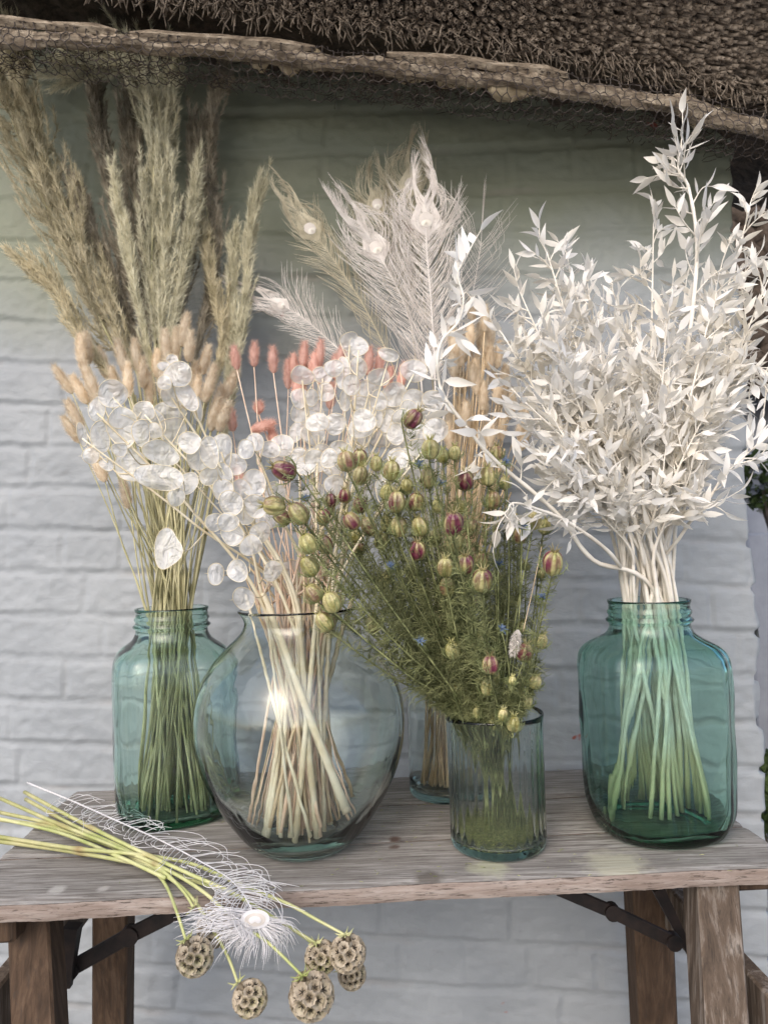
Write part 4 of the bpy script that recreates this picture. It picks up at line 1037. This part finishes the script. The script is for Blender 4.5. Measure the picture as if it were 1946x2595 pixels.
ruscus('white branch curving left in front of the peacock feathers', [(1502, 1419), (1426, 1318), (1355, 1251), (1250, 1163), (1180, 1080), (1123, 1000), (1108, 930), (1119, 865), (1161, 815), (1174, 756), (1159, 697), (1175, 665)], [.93, .91, .89, .87, .85, .84, .835, .83, .83, .83, .83, .83], .0029, .28, 22, .024, 7, 1.05)
ruscus('white branch reaching right to the frame edge below the fullest leaves', [(1730, 1350), (1780, 1290), (1830, 1210), (1880, 1160), (1905, 1140)], [.94, .92, .90, .89, .885], .0026, .30, 10, .045, 8)
ruscus('lowest left white branch with a leaf hanging over the striped pods', [(1560, 1420), (1450, 1330), (1360, 1290), (1300, 1275), (1285, 1300)], [.93, .89, .86, .84, .835], .003, .35, 10, .035, 6)
ruscus('white branch drooping over the right frame edge', [(1740, 1200), (1840, 980), (1900, 930), (1950, 1000)], [.97, .95, .93, .91], .003, .35, 14, .06, 8)
mains = [(1385, 640, .95), (1440, 670, .97), (1330, 770, .94), (1275, 850, .95), (1490, 740, .98), (1655, 570, 1.03), (1830, 660, .98), (1895, 545, 1.0), (1940, 720, .98), (1600, 850, 1.04),
  (1320, 1010, .90), (1400, 860, .90), (1520, 900, .92), (1690, 800, .93), (1790, 830, .92), (1850, 930, .97), (1430, 1110, .88), (1520, 1060, .9), (1620, 1090, .89), (1770, 1080, .90), (1560, 760, 1.08), (1740, 700, 1.08), (1860, 840, 1.06), (1400, 1180, .9), (1450, 1160, .89), (1560, 1180, .90), (1680, 1190, .91), (1450, 960, .93), (1610, 960, .95), (1750, 960, .96), (1470, 1260, .91), (1590, 1280, .92), (1710, 1270, .92), (1765, 1200, .94), (1420, 1220, .93)]
rl = rows([(x, y) for x, y, _ in mains], ['top', 'second', 'third', 'lowest'])
for (x, y, Y), s_ in zip(mains, rl):
    bx = 1640 + (x - 1640) * (.36 if y < 950 else .22); by = 1515 - (1515 - y) * .42
    bx2 = 1640 + (x - 1640) * (.72 if y < 950 else .58); by2 = 1515 - (1515 - y) * .74
    low_ = y > 985
    ruscus(f'bleached white ruscus branch, its tip {s_} of the right bouquet', [(bx, by), (bx2, by2), (x, y)], [.965 + (Y - .965) * .40, .965 + (Y - .965) * .75, Y], U(.0023, .0033), .36 if not low_ else .50, 19 if not low_ else 11, .062 if not low_ else .055, 13, .9)

# ------------------------------------------------------------------ love-in-a-mist
nig = [(720,1193,30,-1.2,.9),(695,1281,28,-1.5,.5),(716,1311,22,-1.0,.9),(757,1302,27,-.6,.6),(879,1169,26,-.2,.5),(912,1160,22,0,1),(954,1175,18,0,.3),(992,1193,24,.1,.5),(913,1205,22,.2,.3),(838,1269,17,0,1),(873,1257,18,0,.9),(913,1281,20,-.3,.9),(820,1309,21,-.2,.9),
 (891,1321,24,-.6,.7),(934,1334,22,-.5,.5),(898,1356,19,0,.1),(981,1248,20,.2,.05),(1031,1233,20,0,.1),(1005,1272,25,0,.7),(1055,1272,24,.1,.9),(980,1327,20,0,.1),(1010,1335,24,0,.4),(1064,1335,24,-.2,.4),(965,1371,20,0,.2),(1058,1395,24,0,1),(781,1377,26,-.4,.2),(824,1380,22,-.3,.7),(910,1389,16,0,.9),
 (784,1436,25,-.5,.3),(794,1504,25,-.6,.5),(842,1526,25,-.4,.3),(823,1576,24,-.6,.5),(945,1582,21,-.2,.05),(974,1471,18,0,.1),(1090,1139,26,0,.25),(1085,1211,24,-.1,.3),(1046,1061,26,.7,.9),(1123,1156,18,0,.1),(1152,1148,18,0,.1),(1179,1218,24,0,.9),(1235,1207,24,0,.6),(1248,1267,23,0,.5),(1258,1148,18,0,.6),
 (1149,1327,29,0,1),(1194,1332,17,.2,1),(1152,1376,24,0,.1),(1163,1286,18,0,.1),(1107,1283,17,0,0),(1103,1362,18,0,.1),(1317,1357,21,.1,.5),(1353,1319,22,.2,.2),(1380,1335,18,.2,.2),(1301,1313,15,0,.5),(1129,1438,24,0,.5),(1178,1430,27,0,1),(1220,1422,20,0,.7),(1222,1471,29,0,1),(1133,1487,23,0,.5),(1174,1471,18,0,.6),
 (1401,1427,30,.05,1),(1263,1462,12,0,0),(1049,1454,14,0,.2),(1279,1224,15,0,.3),(1331,1435,12,0,.2),(1371,1454,12,0,.1),(1148,1648,22,-.2,.1),(1209,1626,20,0,.2),(1320,1590,15,.2,.1),(1370,1624,19,.3,.3),(1329,1653,24,.2,.7),(1242,1684,24,0,.8),(1175,1689,16,0,.3),(1168,1735,20,0,.1),(1235,1740,21,0,.1),(1252,1718,19,.1,.1),
 (1298,1725,12,.1,0),(1356,1728,18,.3,.4),(1332,1776,20,.2,.3),(1274,1812,15,.1,.3),(1209,1807,14,0,0),(1250,1836,14,0,.1),(1300,1834,20,.1,.1)]
rl = rows([(x, y) for x, y, *_ in nig], ['topmost', 'second', 'third', 'fourth', 'fifth', 'sixth', 'lowest'])
def npath(c, px, py):
    base = RB; H = .165; mo = base + V(0, 0, H)
    rel = c - mo; hz = V(rel.x, rel.y, 0); L_ = hz.length + 1e-6; k = min(1, L_ / .12)
    m_ = mo + hz / L_ * .046 * k + V(U(-.012, .012), U(-.014, .014), 0)
    f = base + V(0, 0, .012) - hz / L_ * .036 * k + V(U(-.014, .014), U(-.014, .014), 0)
    return f, m_
def threads(mb, p, tg, n_, L_, r=.00048):
    for _ in range(n_):
        sd_ = tg.cross(rv()).normalized(); d = (tg * U(.3, .9) + sd_).normalized(); l = L_ * U(.5, 1.1)
        q1 = p + d * l * .5 + rv(.0025); q2 = q1 + (d + rv(.7)).normalized() * l * .5
        mb.tube([p, q1, q2], [r, r * .8, r * .35], 3, cap=False)
        for _k in range(2):
            a = p.lerp(q1, U(.3, 1)); e = a + (d + rv(1.0)).normalized() * l * U(.25, .5); mb.tube([a, e], [r * .7, r * .3], 3, cap=False)
for (px, py, rp, lean, pur), s_ in zip(nig, rl):
    Y = min(.97, max(.79, .865 * (24 / rp) ** .40)) + U(-.012, .012)
    if py > 1600: Y = min(Y, .90 + U(-.03, .02))
    c = W(px, py, Y); r = rp * Y / F_PX * .94; f, m_ = npath(c, px, py)
    up = V(math.sin(lean), U(-.35, -.05), math.cos(lean)).normalized()
    if pur > .85 and rp > 20: up = (up + V(0, -.45, 0)).normalized()
    bot = c - up * r * 1.0
    look = 'deep purple striped' if pur > .8 else ('purple tinged green' if pur > .35 else 'plain golden green')
    t = thing('love_in_a_mist', f'{look} round seed pod on a stem, {s_} of ribbed vase bouquet', 'seed head', f, 'love-in-a-mist seed heads')
    if (c - m_).length < .09: mid = (m_ + bot) / 2
    else: mid = (m_ + bot) / 2 + V(0, 0, -.006) + rv(.006)
    pth = spline([f, m_, mid, bot - up * .008, bot], 6); mb = MB(); n_ = len(pth); mb.tube(pth, [.00125 - .0004 * i / n_ for i in range(n_)], 5); build('stem', mb, M['nig_green'], t)
    # pod: six inflated chambers, pigment along the seams, horns on top
    mb = MB(); a = up.orthogonal().normalized(); b = up.cross(a); NT_, NP = 30, 12; bi_ = len(mb.v); lob = 6; tall = U(1.05, 1.25)
    dent = [U(.93, 1.06) for _ in range(lob)]; tw = U(0, 6)
    for i in range(NP + 1):
        th = PI * i / NP
        for j in range(NT_):
            ph = 2 * PI * j / NT_; q = abs(math.sin(ph * lob / 2)); k = (.74 + .28 * q ** .6) * (1 + (dent[int(ph / (2 * PI) * lob) % lob] - 1) * q)
            rr_ = r * (math.sin(th) ** .85 if 0 < i < NP else 0) * k * .96
            sg_ = q if int(ph / (2 * PI) * lob * 2 + .5) % 2 else 1 - .3 * q
            pg = pur * max(0, 1 - abs(q - .35) * 1.5 + .25 + .5 * math.sin(ph * 1.0 + tw) + .3 * math.sin(th * 3 + tw + ph)) * (.95 if 1 < i < 9 else .4) + .08
            mb.vert(c + up * math.cos(th) * r * tall + (a * math.cos(ph) + b * math.sin(ph)) * rr_, min(1, max(0, pg + U(-.05, .05))))
    for i in range(NP):
        for j in range(NT_): mb.face(bi_ + i * NT_ + j, bi_ + (i + 1) * NT_ + j, bi_ + (i + 1) * NT_ + (j + 1) % NT_, bi_ + i * NT_ + (j + 1) % NT_)
    build('pod', mb, M['pod'], t)
    mb = MB(); tp_ = c + up * r * tall * .97
    for k in range(lob):
        an = 2 * PI * (k) / lob; d = a * math.cos(an) + b * math.sin(an)
        mb.tube([tp_ - up * r * .05, tp_ + d * r * .28 + up * r * .10, tp_ + d * r * .42 + up * r * .42, tp_ + d * r * .62 + up * r * .60], [.0010, .0008, .0005, .0002], 4, c=.35 * pur)
    build('crown_horns', mb, M['pod'], t)
    mb = MB()
    for k in range(15):
        an = U(0, 2 * PI); d = a * math.cos(an) + b * math.sin(an); e = U(1.0, 2.2)
        p1 = bot + d * r * .8 + up * r * .15; p2 = bot + d * r * 1.28 + up * r * .9; p3 = p2 + (up * U(.2, 1) + d * U(-.4, .5)) * r * e * .6 + rv(r * .2)
        cv_ = spline([bot, p1, p2, p3], 3); mb.tube(cv_, [.0004] * 6 + [.0003, .00025, .0002, .00012], 3, cap=False)
        for q in range(3):
            g_ = at(cv_, U(.4, .95)); mb.tube([g_, g_ + rv(.006)], [.0003, .0001], 3, cap=False)
    build('bracts', mb, M['nig_pale'], t)
    mb = MB(); L_ = (bot - m_).length; seg = spline([m_, mid, bot], 6)
    for k in range(int(14 + L_ * 240)):
        u = U(.0, 1.0) ** .9; p = at(seg, u); threads(mb, p, tan_at(seg, min(u, .99)), 2, .024 if u < .7 else .015)
    build('foliage', mb, M['nig_green'], t)
blue = [(776,1264),(1062,1179),(1115,1225),(1282,1172),(1323,1335),(989,1435),(1375,1513),(1271,1595),(1064,1626),(1262,1430)]
rl = rows(blue, ['upper', 'lower'])
for (px, py), s_ in zip(blue, rl):
    Y = U(.84, .89); c = W(px, py, Y); f, m_ = npath(c, px, py); t = thing('love_in_a_mist_flower', f'small spiky blue flower, {s_} of ribbed vase bouquet', 'flower', f, 'blue love-in-a-mist flowers')
    mb = MB(); mb.tube(spline([f, m_, (m_ + c) / 2 + rv(.008), c], 5), .0009, 4); build('stem', mb, M['nig_green'], t)
    mb = MB(); up = V(U(-.3, .3), -.5, .8).normalized(); a = up.orthogonal().normalized(); b = up.cross(a)
    for k in range(9):
        an = 2 * PI * k / 9 + U(-.2, .2); d = (a * math.cos(an) + b * math.sin(an) + up * U(.2, .8)).normalized(); leaf(mb, c, d, up, U(.006, .010), .0026)
    for k in range(16): mb.hair(c, c + (up + rv(.8)).normalized() * U(.006, .011), .0009)
    build('petals', mb, M['nig_blue'], t)
    mb = MB(); threads(mb, c - V(0, 0, .003), up, 14, .016); build('bracts', mb, M['nig_pale'], t)
# extra flowerless sprigs that make the bouquet's green body
spr = []
for k in range(64):
    u = random.random(); px = 1240 - (u ** 1.2) * 430 + U(-60, 120); py = 1800 - (1 - abs(U(-1, 1)) * .5) * U(120, 680)
    if px < 1250 - (1800 - py) * 1.0: px = 1250 - (1800 - py) * U(.2, .95)
    spr.append((px, py))
for px, py in spr:
    Y = U(.90, 1.03) if py < 1600 else U(.87, .97); c = W(px, py, Y); f, m_ = npath(c, px, py); seg = spline([m_, (m_ + c) / 2 + rv(.006), c], 6)
    mb = MB(); mb.tube([f] + seg, .0009, 4)
    for q in range(int(16 + (c - m_).length * 300)):
        u = U(.0, 1); p = at(seg, u); threads(mb, p, tan_at(seg, min(u, .99)), 2, .021)
    tag(build('love_in_a_mist_sprig', mb, M['nig_pale' if len(bpy.data.objects) % 3 == 0 else 'nig_green'], None, loc=f), 'feathery green flowerless sprig inside the ribbed vase bouquet', 'foliage sprig', 'feathery green sprigs in the ribbed vase')
mb = MB()
for k in range(8000):
    an = U(0, 2 * PI); rr_ = .0545 * math.sqrt(random.random()); h = .0105 + .026 * random.random() ** 1.3 * (1.0 - .3 * rr_ / .055)
    p = RB + V(rr_ * math.cos(an), rr_ * math.sin(an), h); d = rv(U(.002, .005)); d.z *= .35
    q = p + d
    if (V(q.x, q.y, 0) - V(RB.x, RB.y, 0)).length < .0555: mb.tube([p, q], [.0004, .0002], 3, cap=False)
tag(build('leaf_litter', mb, M['litter'], None, loc=RB + V(0, 0, .01)), 'green crumbled leaf litter covering the floor of the ribbed vase', 'leaf litter', kind='stuff')
mb = MB()
for k in range(170):
    p = tp(U(-.1, .25), U(-.19, .1), .0012) if k % 2 else tp(U(-.45, .45), U(-.2, .2), .0012); d = rv(.006); d.z = 0
    if (p - V(RB.x, RB.y, p.z)).length < .07: continue
    mb.tube([p, p + d * .5 + V(U(-.001, .001), U(-.001, .001), .0006), p + d], [.0003, .00035, .0002], 3)
tag(build('plant_crumbs', mb, M['litter'], None, loc=tp(0, 0, .001)), 'fine dry plant crumbs scattered over the bench top', 'plant debris', kind='stuff')
# the single bunny tail and thin straw caught in the right side of the bouquet
c = W(1305, 1630, .865); f, m_ = npath(c, 1305, 1630); t = thing('bunny_tail_grass', 'lone whitish bunny tail caught low in the ribbed vase bouquet', 'bunny tail grass', f)
tipp = W(1372, 1385, .87); mb = MB(); mb.tube(spline([W(1325, 1600, .865), W(1348, 1500, .868), tipp], 6), .0006, 4); build('stem', mb, M['straw'], t)
mb = MB(); up = (W(1312, 1600, .865) - W(1298, 1660, .865)).normalized(); a = up.orthogonal().normalized(); b = up.cross(a)
for k in range(700):
    u = random.random(); an = U(0, 2 * PI); d = a * math.cos(an) + b * math.sin(an); p = W(1298, 1660, .865) + up * .030 * u + d * .0045 * math.sin(PI * u) ** .5
    mb.hair(p, p + (d * .6 - up * .8 + rv(.3)).normalized() * U(.003, .006), .0008)
build('flower_head', mb, M['feather'], t)

# ------------------------------------------------------------------ scabiosa (starflower) stems on the bench
def scab(label, pts, nt_, head, hr, Yh, k0, green):
    P = []
    for i, (x, y) in enumerate(pts):
        X, Yp = c6(x, y)
        if i < nt_: P.append(T(X, Yp, ZT + .004 + .0042 * k0 * (1 if 0 < i < nt_ - 1 else .6)))
        else: P.append(W(X, Yp, .812 + (Yh - .812) * min(1, (i - nt_ + 1) / (len(pts) - nt_))))
    hc = W(*c6(*head), Yh); att = P[-1]; ax = (hc - att).normalized()
    pth = spline(P, 8); n_ = len(pth); t = thing('scabiosa_stem', label, 'dried flower', P[0], 'scabiosa stems lying on the bench')
    mb = MB(); rad = []; pig = []
    nodes_ = [U(.08, .2), U(.3, .45)]
    for i in range(n_):
        u = i / n_; r = .0028 * (1 - .50 * u); kn = max(math.exp(-((u - q) / .010) ** 2) for q in nodes_); rad.append(r * (1 + .45 * kn)); pig.append(min(1, kn * .9 + max(0, .28 - u) * 1.2))
    mb.tube(pth, rad, 7, c=pig); build('stem', mb, M['scab_stem'], t)
    R_ = hr * Yh / F_PX; mb = MB(); st2 = MB()
    K = 46
    for k in range(K):      # cups on a fibonacci sphere
        z = 1 - 2 * (k + .5) / K
        if z < -.93: continue
        ph = k * 2.39996; q = math.sqrt(1 - z * z); a = ax.orthogonal().normalized(); b = ax.cross(a)
        d = (a * math.cos(ph) * q + b * math.sin(ph) * q + ax * (z)).normalized(); ctr = hc + d * R_ * .72
        cr = R_ * .335 * U(.9, 1.12); a2 = d.orthogonal().normalized(); b2 = d.cross(a2); n2 = 20; b0 = len(mb.v)
        gr = max(0, green * (1 - ((k / K) - .35) ** 2 * 7)) * U(.4, 1)
        for (hh, rr2, gg) in ((-.1, .20, gr), (.10, .42, gr), (.30, .80, gr * .5), (.36, 1.08, 0)):
            for j in range(n2):
                an = 2 * PI * j / n2; pl = 1 + (.07 if j % 2 else -.07) * (rr2 > .5)
                mb.vert(ctr + d * R_ * hh * (1 + (U(-.04, .04) if rr2 > 1 else 0)) + (a2 * math.cos(an) + b2 * math.sin(an)) * cr * rr2 * pl, gg)
        for i in range(3):
            for j in range(n2): mb.face(b0 + i * n2 + j, b0 + i * n2 + (j + 1) % n2, b0 + (i + 1) * n2 + (j + 1) % n2, b0 + (i + 1) * n2 + j)
        sc0 = ctr + d * R_ * .17
        for j in range(5):
            an = 2 * PI * j / 5 + k; e = a2 * math.cos(an) + b2 * math.sin(an)
            st2.tube([sc0, sc0 + e * cr * .30 + d * R_ * .05, sc0 + e * cr * .52 + d * R_ * .12], [.0007, .0005, .0002], 3, cap=False)
    b0 = len(mb.v)      # core
    for i in range(9):
        for j in range(14): th = PI * i / 8; ph = 2 * PI * j / 14; mb.vert(hc + V(math.sin(th) * math.cos(ph), math.sin(th) * math.sin(ph), math.cos(th)) * R_ * .68, .2 * green)
    for i in range(8):
        for j in range(14): mb.face(b0 + i * 14 + j, b0 + i * 14 + (j + 1) % 14, b0 + (i + 1) * 14 + (j + 1) % 14, b0 + (i + 1) * 14 + j)
    hd = build('seed_head', mb, M['scab_head'], t); build('star_bristles', st2, M['scab_star'], hd)
    mb = MB()
    for j in range(7):
        an = 2 * PI * j / 7; a = ax.orthogonal().normalized(); b = ax.cross(a); e = a * math.cos(an) + b * math.sin(an)
        mb.tube([att, att + e * R_ * .35 - ax * R_ * .02, att + e * R_ * .62 - ax * R_ * U(.0, .35)], [.0010, .0009, .0002], 4)
    build('bracts', mb, M['scab_stem'], t)
scab('topmost scabiosa stem across the bench ending in the right papery seed head', [(-20, 280), (300, 330), (560, 355), (800, 395), (1000, 480), (1200, 560), (1330, 630), (1450, 695)], 5, (1462, 772), 40, .775, 2.6, .15)
scab('scabiosa stem ending in the small green seed head by the right one', [(-20, 300), (300, 345), (640, 410), (850, 480), (980, 525), (1130, 610), (1330, 730)], 5, (1350, 790), 36, .79, 1.0, .9)
scab('scabiosa stem ending in the largest lowest papery seed head', [(0, 120), (250, 230), (500, 330), (700, 420), (850, 510), (1000, 640), (1130, 730), (1272, 868)], 5, (1310, 950), 50, .765, 2.2, .25)
scab('scabiosa stem whose seed head peeks out behind and below the right one', [(105, 95), (300, 200), (560, 330), (800, 440), (980, 520), (1180, 640), (1300, 720), (1430, 830)], 5, (1480, 862), 31, .82, 3.0, .3)
scab('scabiosa stem bending down to the lone low middle seed head', [(0, 180), (200, 225), (430, 300), (640, 410), (790, 520), (900, 680), (960, 790), (1000, 895)], 5, (1052, 962), 38, .775, 1.2, .8)
scab('scabiosa stem bending down to the leftmost seed head', [(-10, 210), (200, 240), (460, 320), (640, 425), (700, 490), (745, 600), (782, 715)], 5, (820, 786), 41, .775, .6, .7)
scab('scabiosa stem whose seed head hides behind the white feather eye', [(110, 125), (300, 230), (560, 350), (690, 430), (770, 510), (815, 580)], 5, (905, 665), 40, .815, 1.8, .4)
mb = MB(); p0 = T(-30, 2068, ZT + .006); p1 = T(150, 2110, ZT + .010); p2 = T(300, 2170, ZT + .012)
mb.tube(spline([p0, p1, p2, T(420, 2225, ZT + .01)], 6), .0024, 6); tag(build('flower_stalk', mb, M['scab_stem'], None, loc=p0), 'headless yellow green stem lying among the scabiosa on the bench', 'cut stem')

for o in bpy.data.objects:
    if '_o' in o: del o['_o']
print('faces', sum(len(m.polygons) for m in bpy.data.meshes), 'objects', len(bpy.data.objects))
